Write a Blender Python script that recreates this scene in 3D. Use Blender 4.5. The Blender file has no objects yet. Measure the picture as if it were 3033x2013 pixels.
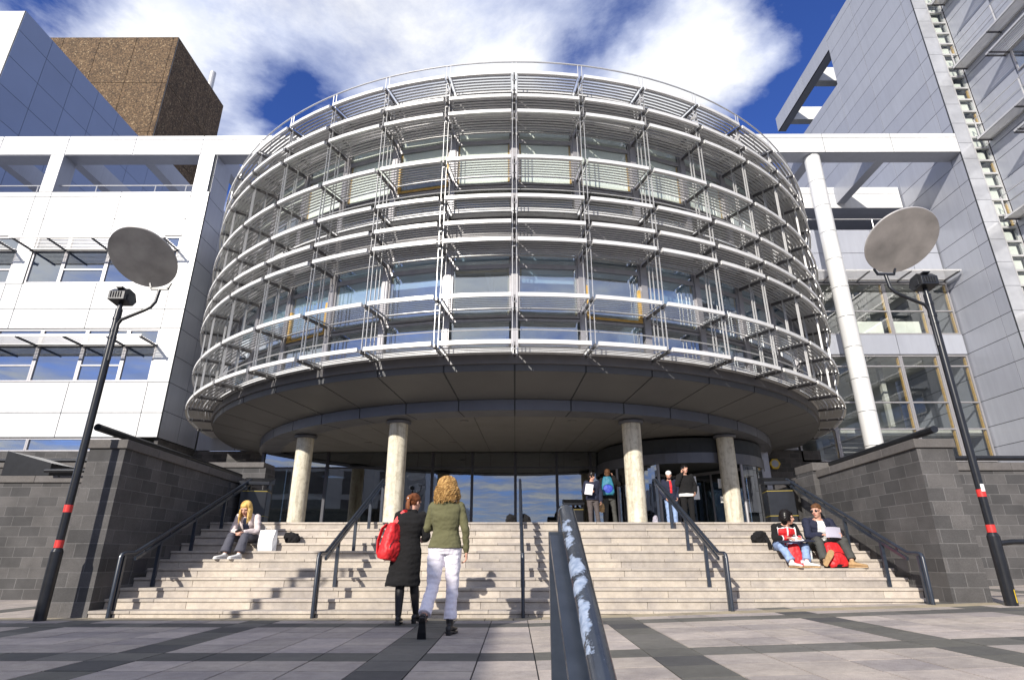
import bpy, bmesh, math, random
from mathutils import Vector as V, Matrix as M, noise
random.seed(7)
R = math.radians
sc = bpy.context.scene
COL = sc.collection
CZ = .81                       # eye height above the plaza
def Z(z): return z + CZ

# ------------------------------------------------------------------ materials
def mat(name):
    m = bpy.data.materials.new(name); m.use_nodes = True
    nt = m.node_tree; b = nt.nodes['Principled BSDF']
    return m, nt, b
def nd(nt, t, **k):
    n = nt.nodes.new(t)
    for a, v in k.items():
        if a in n.inputs.keys() if hasattr(n.inputs, 'keys') else False: n.inputs[a].default_value = v
        else: setattr(n, a, v)
    return n
def ramp(nt, fac, stops, interp='LINEAR'):
    r = nt.nodes.new('ShaderNodeValToRGB'); r.color_ramp.interpolation = interp
    e = r.color_ramp.elements
    while len(e) < len(stops): e.new(.5)
    for i, (p, c) in enumerate(stops):
        e[i].position = p; e[i].color = c if len(c) == 4 else (*c, 1)
    nt.links.new(fac, r.inputs[0]); return r.outputs[0]
def noise_out(nt, scale, detail=4, rough=.55, vec=None, dist=0):
    n = nt.nodes.new('ShaderNodeTexNoise'); n.inputs['Scale'].default_value = scale
    n.inputs['Detail'].default_value = detail; n.inputs['Roughness'].default_value = rough
    n.inputs['Distortion'].default_value = dist
    if vec is None:
        g = nt.nodes.new('ShaderNodeNewGeometry'); vec = g.outputs['Position']
    nt.links.new(vec, n.inputs['Vector']); return n.outputs['Fac']
def objvec(nt, scale=(1, 1, 1)):
    t = nt.nodes.new('ShaderNodeTexCoord'); mp = nt.nodes.new('ShaderNodeMapping')
    mp.inputs['Scale'].default_value = scale
    nt.links.new(t.outputs['Object'], mp.inputs[0]); return mp.outputs[0]
def mixc(nt, fac, a, b, mode='MIX'):
    m = nt.nodes.new('ShaderNodeMix'); m.data_type = 'RGBA'; m.blend_type = mode
    for s, v in ((0, fac), (6, a), (7, b)):
        if hasattr(v, 'is_output'): nt.links.new(v, m.inputs[s])
        elif isinstance(v, (int, float)): m.inputs[s].default_value = v
        else: m.inputs[s].default_value = (*v, 1)
    return m.outputs[2]
def bump(nt, b, h, strength=.3, dist=.01):
    n = nt.nodes.new('ShaderNodeBump'); n.inputs['Strength'].default_value = strength
    n.inputs['Distance'].default_value = dist
    nt.links.new(h, n.inputs['Height']); nt.links.new(n.outputs[0], b.inputs['Normal'])
def paint(name, col, rough=.5, metal=0, var=.12, scale=3, isl=0, bmp=0, bscale=60, spec=None, coat=0):
    """painted or plain material: slow tone change, per-piece change and a fine grain"""
    m, nt, b = mat(name)
    c2 = tuple(x * (1 - var) for x in col); c1 = tuple(min(1, x * (1 + var * .6)) for x in col)
    o = ramp(nt, noise_out(nt, scale, 5), [(.3, c2), (.7, c1)])
    if isl:
        g = nt.nodes.new('ShaderNodeNewGeometry')
        k = ramp(nt, g.outputs['Random Per Island'], [(0, (1 - isl,) * 3), (1, (1 + isl * .4,) * 3)])
        o = mixc(nt, 1, o, k, 'MULTIPLY')
    nt.links.new(o, b.inputs['Base Color'])
    b.inputs['Roughness'].default_value = rough; b.inputs['Metallic'].default_value = metal
    if spec is not None: b.inputs['Specular IOR Level'].default_value = spec
    if coat: b.inputs['Coat Weight'].default_value = coat; b.inputs['Coat Roughness'].default_value = .12
    if bmp: bump(nt, b, noise_out(nt, bscale, 4), bmp, .004)
    return m
def wallvec(nt):
    """(along-wall, height) coordinates picked from the face direction"""
    g = nt.nodes.new('ShaderNodeNewGeometry'); s = nt.nodes.new('ShaderNodeSeparateXYZ')
    nt.links.new(g.outputs['Position'], s.inputs[0])
    n = nt.nodes.new('ShaderNodeSeparateXYZ'); nt.links.new(g.outputs['True Normal'], n.inputs[0])
    a = nt.nodes.new('ShaderNodeMath'); a.operation = 'ABSOLUTE'; nt.links.new(n.outputs[0], a.inputs[0])
    t = nt.nodes.new('ShaderNodeMath'); t.operation = 'GREATER_THAN'; t.inputs[1].default_value = .6
    nt.links.new(a.outputs[0], t.inputs[0])
    mx = nt.nodes.new('ShaderNodeMix'); mx.data_type = 'FLOAT'
    nt.links.new(t.outputs[0], mx.inputs[0]); nt.links.new(s.outputs[0], mx.inputs[2]); nt.links.new(s.outputs[1], mx.inputs[3])
    c = nt.nodes.new('ShaderNodeCombineXYZ'); nt.links.new(mx.outputs[0], c.inputs[0]); nt.links.new(s.outputs[2], c.inputs[1])
    return c.outputs[0]
def blocks(name, c1, c2, mortar, bw, bh, ms=.006):
    m, nt, b = mat(name)
    br = nt.nodes.new('ShaderNodeTexBrick'); nt.links.new(wallvec(nt), br.inputs['Vector'])
    br.inputs['Scale'].default_value = 1; br.inputs['Brick Width'].default_value = bw; br.inputs['Row Height'].default_value = bh
    br.inputs['Mortar Size'].default_value = ms; br.inputs['Mortar Smooth'].default_value = .3; br.inputs['Bias'].default_value = -.1
    br.inputs['Color1'].default_value = (*c1, 1); br.inputs['Color2'].default_value = (*c2, 1); br.inputs['Mortar'].default_value = (*mortar, 1)
    g = ramp(nt, noise_out(nt, 230, 2, .6), [(.3, (.62,) * 3), (.5, (1,) * 3), (.72, (1.55,) * 3)])
    s = ramp(nt, noise_out(nt, 2.2, 5, .6), [(.25, (.62,) * 3), (.75, (1.18,) * 3)])
    o = mixc(nt, 1, mixc(nt, 1, br.outputs['Color'], g, 'MULTIPLY'), s, 'MULTIPLY')
    nt.links.new(o, b.inputs['Base Color']); b.inputs['Roughness'].default_value = .88
    iv = nt.nodes.new('ShaderNodeMath'); iv.operation = 'SUBTRACT'; iv.inputs[0].default_value = 1; nt.links.new(br.outputs['Fac'], iv.inputs[1])
    bump(nt, b, iv.outputs[0], .6, .008)
    return m
def streaked(name, col, rough, amt=.10, isl=.06):
    m, nt, b = mat(name)
    st = ramp(nt, noise_out(nt, 1, 6, .7, objvec(nt, (5, 5, .35))), [(.3, (1 - amt,) * 3), (.62, (1.0,) * 3)])
    bl = ramp(nt, noise_out(nt, .7, 4), [(.3, (1 - amt * .6,) * 3), (.7, (1.0,) * 3)])
    g = nt.nodes.new('ShaderNodeNewGeometry'); k = ramp(nt, g.outputs['Random Per Island'], [(0, (1 - isl, 1 - isl, 1 - isl * .8)), (1, (1, 1, 1))])
    nt.links.new(mixc(nt, 1, mixc(nt, 1, mixc(nt, 1, col, st, 'MULTIPLY'), bl, 'MULTIPLY'), k, 'MULTIPLY'), b.inputs['Base Color'])
    b.inputs['Roughness'].default_value = rough; b.inputs['Metallic'].default_value = .0
    bump(nt, b, noise_out(nt, .9, 2), .12, .02); return m
def stone(name, col, grain=.35, stain=.3, isl=.2, rough=.85):
    m, nt, b = mat(name)
    g = nt.nodes.new('ShaderNodeNewGeometry')
    gr = ramp(nt, noise_out(nt, 160, 3, .7), [(.25, (1 - grain,) * 3), (.5, (1,) * 3), (.75, (1 + grain,) * 3)])
    st = ramp(nt, noise_out(nt, 1.4, 7, .68), [(.28, (1 - stain, 1 - stain, 1 - stain * .9)), (.62, (1.05, 1.04, 1.0))])
    st2 = ramp(nt, noise_out(nt, 9, 5, .7), [(.3, (.84, .83, .82)), (.6, (1.04,) * 3)])
    il = ramp(nt, g.outputs['Random Per Island'], [(0, (1 - isl, 1 - isl, 1 - isl * .8)), (.5, (1, .98, .95)), (1, (1 + isl * .6, 1 + isl * .5, 1 + isl * .55))])
    o = mixc(nt, 1, mixc(nt, 1, mixc(nt, 1, mixc(nt, 1, col, gr, 'MULTIPLY'), st, 'MULTIPLY'), st2, 'MULTIPLY'), il, 'MULTIPLY')
    nt.links.new(o, b.inputs['Base Color']); b.inputs['Roughness'].default_value = rough
    bump(nt, b, noise_out(nt, 90, 4, .7), .25, .004)
    return m
def glass(name, tint=(.75, .85, .88), refl=.1, base=(.02, .03, .04), dark=.25, wob=.02):
    """reflecting pane that lets part of the room behind show"""
    m, nt, b = mat(name)
    nt.nodes.remove(b)
    out = [n for n in nt.nodes if n.type == 'OUTPUT_MATERIAL'][0]
    gl = nt.nodes.new('ShaderNodeBsdfGlossy'); gl.inputs['Roughness'].default_value = .015; gl.inputs['Color'].default_value = (.97, .99, 1, 1)
    tr = nt.nodes.new('ShaderNodeBsdfTransparent'); tr.inputs['Color'].default_value = (*tint, 1)
    df = nt.nodes.new('ShaderNodeBsdfDiffuse'); df.inputs['Color'].default_value = (*base, 1)
    lw = nt.nodes.new('ShaderNodeLayerWeight'); lw.inputs[0].default_value = .5
    fr = nt.nodes.new('ShaderNodeMath'); fr.operation = 'POWER'; fr.inputs[1].default_value = 4; nt.links.new(lw.outputs['Facing'], fr.inputs[0])
    ad = nt.nodes.new('ShaderNodeMath'); ad.operation = 'MULTIPLY_ADD'; ad.inputs[1].default_value = 1.0; ad.inputs[2].default_value = refl
    ad.use_clamp = True; nt.links.new(fr.outputs[0], ad.inputs[0])
    m1 = nt.nodes.new('ShaderNodeMixShader'); m1.inputs[0].default_value = dark
    nt.links.new(tr.outputs[0], m1.inputs[1]); nt.links.new(df.outputs[0], m1.inputs[2])
    m2 = nt.nodes.new('ShaderNodeMixShader'); nt.links.new(ad.outputs[0], m2.inputs[0])
    nt.links.new(m1.outputs[0], m2.inputs[1]); nt.links.new(gl.outputs[0], m2.inputs[2])
    nt.links.new(m2.outputs[0], out.inputs[0])
    bp = nt.nodes.new('ShaderNodeBump'); bp.inputs['Strength'].default_value = wob; bp.inputs['Distance'].default_value = .05
    nt.links.new(noise_out(nt, 1.1, 2), bp.inputs['Height']); nt.links.new(bp.outputs[0], gl.inputs['Normal'])
    return m

MT = {}
MT['clad'] = streaked('white_cladding', (.74, .74, .725), .35, .14, .07)
MT['cladgrey'] = streaked('grey_cladding', (.36, .375, .42), .3, .10, .10)
MT['cladblue'] = paint('slate_cladding', (.20, .25, .38), .30, .2, .05, .5, .06)
MT['joint'] = paint('dark_joint', (.04, .045, .05), .8)
MT['louvre'] = paint('silver_louvre_paint', (.53, .525, .52), .36, .35, .09, 4)
MT['arm'] = paint('louvre_arm_metal', (.13, .125, .125), .4, .4, .1, 6)
MT['louvre_edge'] = paint('white_louvre_edge', (.74, .73, .71), .35, .12, .06, 4)
MT['frame'] = paint('window_frame_metal', (.33, .32, .33), .4, .4, .1, 6)
MT['framedark'] = paint('dark_frame_metal', (.055, .055, .065), .4, .3, .2, 6)
MT['timber'] = paint('timber_lining', (.58, .36, .09), .5, 0, .25, 9)
MT['soffit'] = paint('soffit_panels', (.112, .114, .118), .55, .1, .12, .8, .06)
MT['ceiling'] = paint('ceiling_panels', (.158, .156, .152), .6, 0, .1, 1.5, .08)
MT['ringbeam'] = paint('ring_beam_panels', (.125, .13, .15), .45, .2, .1, 1.5, .08)
MT['concrete'] = None
MT['rail'] = None
MT['lampblack'] = paint('black_gloss_paint', (.012, .013, .016), .28, 0, .3, 10, 0, .05, 40)
MT['red'] = paint('red_band_tape', (.62, .035, .03), .4, 0, .12, 20)
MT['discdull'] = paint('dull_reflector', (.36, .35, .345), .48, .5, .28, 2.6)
MT['white'] = paint('white_sticker', (.8, .8, .78), .5)
MT['yellow'] = paint('yellow_paint', (.60, .42, .03), .45); MT['gold'] = paint('gold_line', (.34, .25, .03), .4)
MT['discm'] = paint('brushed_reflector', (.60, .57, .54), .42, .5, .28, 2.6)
MT['blind'] = paint('pale_blind', (.84, .86, .78), .8, 0, .06, 2)
MT['room'] = paint('room_walls', (.48, .48, .44), .9, 0, .3, .8)
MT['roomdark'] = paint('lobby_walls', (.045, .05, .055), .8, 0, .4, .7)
MT['roomfloor'] = paint('lobby_floor', (.10, .10, .10), .5)
MT['radiator'] = paint('radiator_cream', (.72, .72, .55), .5)
MT['glass'] = glass('window_glass', (.945, .96, .955), .06, (.02, .03, .05), .05)
MT['glassmid'] = glass('lower_drum_glass', (.80, .88, .95), .26, (.02, .03, .05), .08)
MT['stripe_grey'] = paint('polished_grey_cladding', (.50, .51, .54), .2, .35, .1, 2.5, .08)
MT['glassblue'] = glass('blue_window_glass', (.45, .55, .62), .36, (.01, .03, .08), .35)
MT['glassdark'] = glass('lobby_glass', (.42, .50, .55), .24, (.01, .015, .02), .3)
MT['stonedark'] = blocks('grey_stone_blocks', (.058, .056, .056), (.112, .105, .102), (.135, .130, .128), .41, .195, .007)
MT['coping'] = stone('grey_coping_stone', (.115, .108, .105), .45, .15, .12)
MT['step'] = stone('pale_granite_steps', (.455, .412, .36), .3, .32, .2)
MT['slab'] = stone('grey_paving_slab', (.43, .385, .35), .36, .36, .22)
MT['slabdark'] = stone('dark_paving_slab', (.125, .124, .112), .3, .28, .42)
MT['slabwarm'] = stone('buff_paving_slab', (.40, .345, .245), .26, .22, .15)
MT['asphalt'] = stone('asphalt', (.06, .06, .062), .4, .2, .1)
def concrete():
    m, nt, b = mat('cast_concrete')
    st = ramp(nt, noise_out(nt, 1, 6, .7, objvec(nt, (7, 7, .7))), [(.3, (.36, .31, .23)), (.5, (.66, .61, .49)), (.75, (.78, .74, .62))])
    bl = ramp(nt, noise_out(nt, 7, 6, .75), [(.34, (.62, .60, .54)), (.52, (1, 1, 1))])
    nt.links.new(mixc(nt, .8, st, bl, 'MULTIPLY'), b.inputs['Base Color']); b.inputs['Roughness'].default_value = .85
    bump(nt, b, noise_out(nt, 30, 5, .7), .35, .01); return m
MT['concrete'] = concrete()
def railpaint(worn):
    m, nt, b = mat('handrail_paint_worn' if worn else 'handrail_paint')
    base = ramp(nt, noise_out(nt, 14, 4), [(.3, (.018, .024, .036)), (.7, (.030, .038, .054))])
    if worn:
        w = noise_out(nt, 5, 9, .66, None, .3)
        g = nt.nodes.new('ShaderNodeNewGeometry'); s = nt.nodes.new('ShaderNodeSeparateXYZ'); nt.links.new(g.outputs['Normal'], s.inputs[0])
        sp = nt.nodes.new('ShaderNodeSeparateXYZ'); nt.links.new(g.outputs['Position'], sp.inputs[0])
        a = nt.nodes.new('ShaderNodeMath'); a.operation = 'MULTIPLY_ADD'; a.inputs[1].default_value = .16; nt.links.new(s.outputs[2], a.inputs[0]); nt.links.new(w, a.inputs[2])
        a2 = nt.nodes.new('ShaderNodeMath'); a2.operation = 'MULTIPLY_ADD'; a2.inputs[1].default_value = -.14; nt.links.new(s.outputs[0], a2.inputs[0]); nt.links.new(a.outputs[0], a2.inputs[2])
        k = ramp(nt, a2.outputs[0], [(.694, (0, 0, 0)), (.712, (1, 1, 1))])
        fl = ramp(nt, noise_out(nt, 95, 3, .7), [(.70, (0, 0, 0)), (.73, (1, 1, 1))])
        k2 = mixc(nt, 1, k, fl, 'ADD')
        o = mixc(nt, k2, base, ramp(nt, noise_out(nt, 60, 4), [(.3, (.15, .20, .30)), (.7, (.36, .42, .52))]))
        nt.links.new(o, b.inputs['Base Color'])
        bump(nt, b, k, .3, .002)
        rr = ramp(nt, k2, [(0, (.27,) * 3), (1, (.55,) * 3)]); nt.links.new(rr, b.inputs['Roughness'])
    else:
        nt.links.new(base, b.inputs['Base Color']); b.inputs['Roughness'].default_value = .33
    b.inputs['Coat Weight'].default_value = .15
    return m
MT['rail'] = railpaint(False); MT['railworn'] = railpaint(True)
def aggregate():
    m, nt, b = mat('brown_exposed_aggregate')
    v = nt.nodes.new('ShaderNodeTexVoronoi'); v.inputs['Scale'].default_value = 10.5
    g = nt.nodes.new('ShaderNodeNewGeometry'); nt.links.new(g.outputs['Position'], v.inputs['Vector'])
    r1 = ramp(nt, v.outputs['Color'], [(0, (.028, .018, .011)), (.45, (.10, .062, .032)), (.8, (.17, .108, .056)), (1, (.36, .27, .16))])
    r2 = ramp(nt, noise_out(nt, 1.2, 5), [(.3, (.75,) * 3), (.7, (1.15,) * 3)])
    nt.links.new(mixc(nt, 1, r1, r2, 'MULTIPLY'), b.inputs['Base Color']); b.inputs['Roughness'].default_value = .9
    return m
MT['aggregate'] = aggregate()
def hairmat(name, c1, c2, rough=.6):
    m, nt, b = mat(name)
    g = nt.nodes.new('ShaderNodeNewGeometry')
    o = ramp(nt, g.outputs['Random Per Island'], [(0, c1), (1, c2)])
    o = mixc(nt, 1, o, ramp(nt, noise_out(nt, 120, 3), [(.3, (.7,) * 3), (.7, (1.15,) * 3)]), 'MULTIPLY')
    nt.links.new(o, b.inputs['Base Color']); b.inputs['Roughness'].default_value = rough; b.inputs['Specular IOR Level'].default_value = .2; return m
def skin():
    m, nt, b = mat('skin')
    nt.links.new(ramp(nt, noise_out(nt, 25, 3), [(.3, (.52, .27, .19)), (.7, (.64, .37, .27))]), b.inputs['Base Color'])
    b.inputs['Roughness'].default_value = .5; b.inputs['Subsurface Weight'].default_value = .08
    b.inputs['Subsurface Radius'].default_value = (.01, .004, .002); return m
MT['skin'] = skin()
MT['lips'] = paint('lips', (.42, .12, .10), .45); MT['eyes'] = paint('eye_brow_dark', (.035, .025, .02), .4)  # dark colour of the eyes and eyebrows
def cloth(name, col, var=.15, scale=9, rough=.85, bmp=.25):
    return paint('cloth_' + name, col, rough, 0, var, scale, 0, bmp, 180)

# ------------------------------------------------------------------ mesh kit
class MB:
    def __init__(s): s.v = []; s.f = []; s.mi = []; s.m = 0
    def add(s, vs, fs):
        o = len(s.v); s.v += [tuple(p) for p in vs]; s.f += [tuple(i + o for i in f) for f in fs]; s.mi += [s.m] * len(fs)
    def box(s, a, b):
        x0, y0, z0 = [min(p, q) for p, q in zip(a, b)]; x1, y1, z1 = [max(p, q) for p, q in zip(a, b)]
        s.add([(x0, y0, z0), (x1, y0, z0), (x1, y1, z0), (x0, y1, z0), (x0, y0, z1), (x1, y0, z1), (x1, y1, z1), (x0, y1, z1)],
              [(0, 3, 2, 1), (4, 5, 6, 7), (0, 1, 5, 4), (1, 2, 6, 5), (2, 3, 7, 6), (3, 0, 4, 7)])
    def obox(s, c, ax, ay, az, bev=0):
        """box with centre c and half-extent vectors"""
        c, ax, ay, az = V(c), V(ax), V(ay), V(az)
        s.add([c - ax - ay - az, c + ax - ay - az, c + ax + ay - az, c - ax + ay - az, c - ax - ay + az, c + ax - ay + az, c + ax + ay + az, c - ax + ay + az],
              [(0, 3, 2, 1), (4, 5, 6, 7), (0, 1, 5, 4), (1, 2, 6, 5), (2, 3, 7, 6), (3, 0, 4, 7)])
    def bar(s, p, q, w, h, up=(0, 0, 1)):
        """rectangular bar from p to q"""
        p, q = V(p), V(q); d = q - p; u = V(up)
        sd = d.cross(u)
        if sd.length < 1e-6: sd = d.cross(V((1, 0, 0)))
        sd.normalize(); u = sd.cross(d).normalized()
        s.obox((p + q) / 2, d / 2, sd * w / 2, u * h / 2)
    def loft(s, rings, cap=True, closed=False):
        n = len(rings[0]); o = len(s.v)
        for r in rings: s.v += [tuple(p) for p in r]
        k = len(rings)
        for i in range(k - 1 if not closed else k):
            a = o + i * n; b = o + ((i + 1) % k) * n
            for j in range(n):
                s.f.append((a + j, a + (j + 1) % n, b + (j + 1) % n, b + j)); s.mi.append(s.m)
        if cap and not closed:
            s.f.append(tuple(o + j for j in reversed(range(n)))); s.f.append(tuple(o + (k - 1) * n + j for j in range(n))); s.mi += [s.m] * 2
    def tube(s, pts, r, n=10, cap=True):
        pts = [V(p) for p in pts]; rs = r if isinstance(r, (list, tuple)) else [r] * len(pts)
        rings = []; prev = None
        for i, p in enumerate(pts):
            t = (pts[min(i + 1, len(pts) - 1)] - pts[max(i - 1, 0)]).normalized()
            if prev is None:
                u = t.cross(V((0, 0, 1)));
                if u.length < .05: u = t.cross(V((1, 0, 0)))
            else: u = prev - t * prev.dot(t)
            u.normalize(); w = t.cross(u); prev = u
            k = 1
            if 0 < i < len(pts) - 1:
                a = (pts[i] - pts[i - 1]).normalized(); cb = max(.35, t.dot(a)); k = 1
            rings.append([p + (u * math.cos(q) + w * math.sin(q)) * rs[i] * k for q in [2 * math.pi * j / n for j in range(n)]])
        s.loft(rings, cap)
    def rev(s, prof, c=(0, 0, 0), n=24, a0=0, a1=None):
        """revolve (r,z) profile about the vertical"""
        full = a1 is None; N = n if full else n + 1
        rings = []
        for r, z in prof:
            rings.append([(c[0] + r * math.cos(a0 + (2 * math.pi if full else a1 - a0) * j / n), c[1] + r * math.sin(a0 + (2 * math.pi if full else a1 - a0) * j / n), c[2] + z) for j in range(N)])
        o = len(s.v)
        for r in rings: s.v += r
        for i in range(len(rings) - 1):
            for j in range(N if full else N - 1):
                a = o + i * N; b = a + N
                s.f.append((a + j, a + (j + 1) % N, b + (j + 1) % N, b + j)); s.mi.append(s.m)
    def ell(s, c, r, rot=None, n=14, m=9):
        c = V(c); rings = []
        if isinstance(r, (int, float)): r = (r, r, r)
        for i in range(1, m):
            th = math.pi * i / m
            rings.append([V((math.sin(th) * math.cos(q) * r[0], math.sin(th) * math.sin(q) * r[1], -math.cos(th) * r[2])) for q in [2 * math.pi * j / n for j in range(n)]])
        if rot is not None: rings = [[rot @ p for p in g] for g in rings]
        s.loft([[c + p for p in g] for g in rings])
    def cap(s, p0, p1, r0, r1, n=12):
        """tapered capsule"""
        p0, p1 = V(p0), V(p1); d = (p1 - p0); L = d.length
        if L < 1e-5: s.ell(p0, r0); return
        d.normalize(); pts = []; rs = []
        for k in (.98, .8, .45, 0):
            pts.append(p0 - d * r0 * k); rs.append(r0 * math.sqrt(max(0, 1 - k * k)) + 1e-4)
        for k in (0, .45, .8, .98):
            pts.append(p1 + d * r1 * k); rs.append(r1 * math.sqrt(max(0, 1 - k * k)) + 1e-4)
        s.tube(pts, rs, n)
    def mesh(s, name, mats):
        me = bpy.data.meshes.new(name); me.from_pydata(s.v, [], s.f)
        if not isinstance(mats, (list, tuple)): mats = [mats]
        for m in mats: me.materials.append(m)
        if len(mats) > 1: me.polygons.foreach_set('material_index', s.mi)
        me.update(); return me
    def build(s, name, mats, parent=None, smooth=False, bevel=0):
        me = s.mesh(name, mats)
        if smooth:
            me.polygons.foreach_set('use_smooth', [True] * len(me.polygons))
            me.set_sharp_from_angle(angle=R(38))
        o = bpy.data.objects.new(name, me); COL.objects.link(o)
        if parent: o.parent = parent
        if bevel:
            b = o.modifiers.new('b', 'BEVEL'); b.width = bevel; b.segments = 2; b.limit_method = 'ANGLE'; b.angle_limit = R(40)
        return o
def tag(o, label, cat, group=None):
    o['label'] = label; o['category'] = cat
    if group: o['group'] = group
    return o
def empty(name, label, cat, loc=(0, 0, 0), group=None):
    o = bpy.data.objects.new(name, None); COL.objects.link(o); o.location = loc; o.empty_display_size = .2
    return tag(o, label, cat, group)
def keep(o):
    """children were modelled in world space: cancel the parent's offset"""
    return o
def struct(o): o['kind'] = 'structure'; return o
def copy_tree(o, parent=None):
    c = o.copy(); COL.objects.link(c); c.parent = parent
    for ch in list(o.children): copy_tree(ch, c)
    return c
def offset(mb, d):
    mb.v = [(p[0] - d[0], p[1] - d[1], p[2] - d[2]) for p in mb.v]; return mb

def clad(mb, jb, o, u, v, n, ub, vb, gap=.026, th=.03, skip=None):
    """cladding: one thin box per panel, dark joint sheet behind. u,v unit vectors, n outward"""
    o, u, v, n = V(o), V(u), V(v), V(n)
    for i in range(len(ub) - 1):
        for j in range(len(vb) - 1):
            if skip and skip((ub[i] + ub[i + 1]) / 2, (vb[j] + vb[j + 1]) / 2): continue
            a0, a1, b0, b1 = ub[i] + gap / 2, ub[i + 1] - gap / 2, vb[j] + gap / 2, vb[j + 1] - gap / 2
            mb.obox(o + u * (a0 + a1) / 2 + v * (b0 + b1) / 2 - n * th / 2, u * (a1 - a0) / 2, v * (b1 - b0) / 2, n * th / 2)
            c0, c1, d0, d1 = ub[i], ub[i + 1], vb[j], vb[j + 1]
            jb.obox(o + u * (c0 + c1) / 2 + v * (d0 + d1) / 2 - n * (th * .45 + .03), u * (c1 - c0) / 2, v * (d1 - d0) / 2, n * .03)
def frange(a, b, st):
    r = []; x = a
    while x < b - 1e-6: r.append(x); x += st
    r.append(b); return r
#PART2
# ------------------------------------------------------------------ ground, paving, steps
def gz(x): return .03 * max(0.0, x)
mb = MB(); mb.box((-400, -400, -1.9), (400, 400, -1.6)); g = struct(mb.build('ground', MT['asphalt']))
mb = MB()                                                   # plaza base, following the slope of the paving
for x0, x1 in ((-60, 0), (0, 60)):
    mb.add([(x0, 1.9, -1.6), (x1, 1.9, -1.6), (x1, 23, -1.6), (x0, 23, -1.6), (x0, 1.9, gz(x0) - .012), (x1, 1.9, gz(x1) - .012), (x1, 23, gz(x1) - .012), (x0, 23, gz(x0) - .012)],
           [(0, 3, 2, 1), (4, 5, 6, 7), (0, 1, 5, 4), (1, 2, 6, 5), (2, 3, 7, 6), (3, 0, 4, 7)])
struct(mb.build('plaza_base', MT['joint']))
mb = MB()
def slab(x0, x1, y0, y1, m):
    g_ = .006; mb.m = m; h = random.uniform(-.0012, .0012)
    x0 += g_; x1 -= g_; y0 += g_; y1 -= g_
    za, zb = gz(x0), gz(x1)
    mb.add([(x0, y0, za - .05), (x1, y0, zb - .05), (x1, y1, zb - .05), (x0, y1, za - .05), (x0, y0, za + h), (x1, y0, zb + h), (x1, y1, zb + h), (x0, y1, za + h)],
           [(4, 5, 6, 7), (0, 1, 5, 4), (1, 2, 6, 5), (2, 3, 7, 6), (3, 0, 4, 7)])
xb = [1.12 + 2.33 * k for k in range(-9, 9)]
ybands = [3.15, 5.36, 7.75]
rows = []; y = 1.9
for yb in ybands:
    n = max(1, round((yb - y) / .48)); rows += [(y + (yb - y) * i / n, y + (yb - y) * (i + 1) / n, 0) for i in range(n)]
    rows.append((yb, yb + .42, 1)); y = yb + .42
rows += [(8.17, 8.50, 0), (8.50, 8.86, 2)]
y = 8.86
while y < 12.6: rows.append((y, y + .62, 0)); y += .62
for (y0, y1, kind) in rows:
    for k, xa in enumerate(xb):
        slab(xa, xa + .42, y0, y1, 1 if kind != 2 else 2)
        a, b_ = xa + .42, xa + 2.33
        if kind == 1:
            for i in range(4): slab(a + (b_ - a) * i / 4, a + (b_ - a) * (i + 1) / 4, y0, y1, 1)
        else:
            off = random.choice([0, 0])
            n = 5 if kind == 2 else 4
            for i in range(n): slab(a + (b_ - a) * i / n, a + (b_ - a) * (i + 1) / n, y0, y1, 2 if kind == 2 else 0)
struct(mb.build('plaza_paving', [MT['slab'], MT['slabdark'], MT['slabwarm']]))
mb = MB()                                                   # flight going down behind the viewpoint
for i in range(11):
    mb.box((-12, 1.88 - .3 * (i + 1), -1.6), (12, 1.88 - .3 * i, -.145 * (i + 1)))
struct(mb.build('lower_steps', MT['step']))

SX0, SX1 = -5.95, 6.1                                       # between the two side walls
steps = empty('entrance_steps', 'wide flight of pale granite steps rising from the plaza to the entrance doors', 'steps', (0, 8.86, 0))
def SD(i): return 11.81 - .295 * i
def SZ(i): return 1.418 - .133 * i
for i in range(10, -1, -1):
    mb = MB(); d, z = SD(i), SZ(i); x = SX0
    ox = random.uniform(.3, 1.3); x1 = SX0 + ox
    while x < SX1:
        x1 = min(x1, SX1)
        if x1 - x > .02: mb.box((x + .002, d - .02, z - .038), (x1 - .002, d + .33, z + random.uniform(-.001, .001)))
        x = x1; x1 += random.uniform(.9, 1.45)
    x = SX0; x1 = SX0 + random.uniform(.3, 1.3)
    while x < SX1:
        x1 = min(x1, SX1)
        if x1 - x > .02: mb.box((x + .002, d, z - .155), (x1 - .002, d + .12, z - .043))
        x = x1; x1 += random.uniform(.9, 1.45)
    o = mb.build('step', MT['step']); offset_o = V((0, 8.86, 0)); o.parent = steps; o.matrix_parent_inverse = M.Translation(-offset_o)
    b = o.modifiers.new('b', 'BEVEL'); b.width = .006; b.segments = 2
mb = MB(); mb.add([(SX0, 8.95, -.2), (SX1, 8.95, -.2), (SX1, 12.2, -.2), (SX0, 12.2, -.2), (SX0, 8.95, -.1), (SX1, 8.95, -.1), (SX1, 12.2, 1.28), (SX0, 12.2, 1.28)],
                  [(0, 3, 2, 1), (4, 5, 6, 7), (0, 1, 5, 4), (1, 2, 6, 5), (2, 3, 7, 6), (3, 0, 4, 7)])
o = mb.build('step_core', MT['joint'], steps); o.matrix_parent_inverse = M.Translation(V((0, -8.86, 0)))
mb = MB()
for x in frange(-15, 21, 1.2):
    if x > 19.8: continue
    y = 12.13 if -6 < x < 5.5 else 13.95
    while y < 24.7: mb.box((x + .003, y + .003, 1.3), (x + 1.197, min(y + .6, 24.7) - .003, 1.414)); y += .6
struct(mb.build('entrance_landing', MT['step']))

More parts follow.
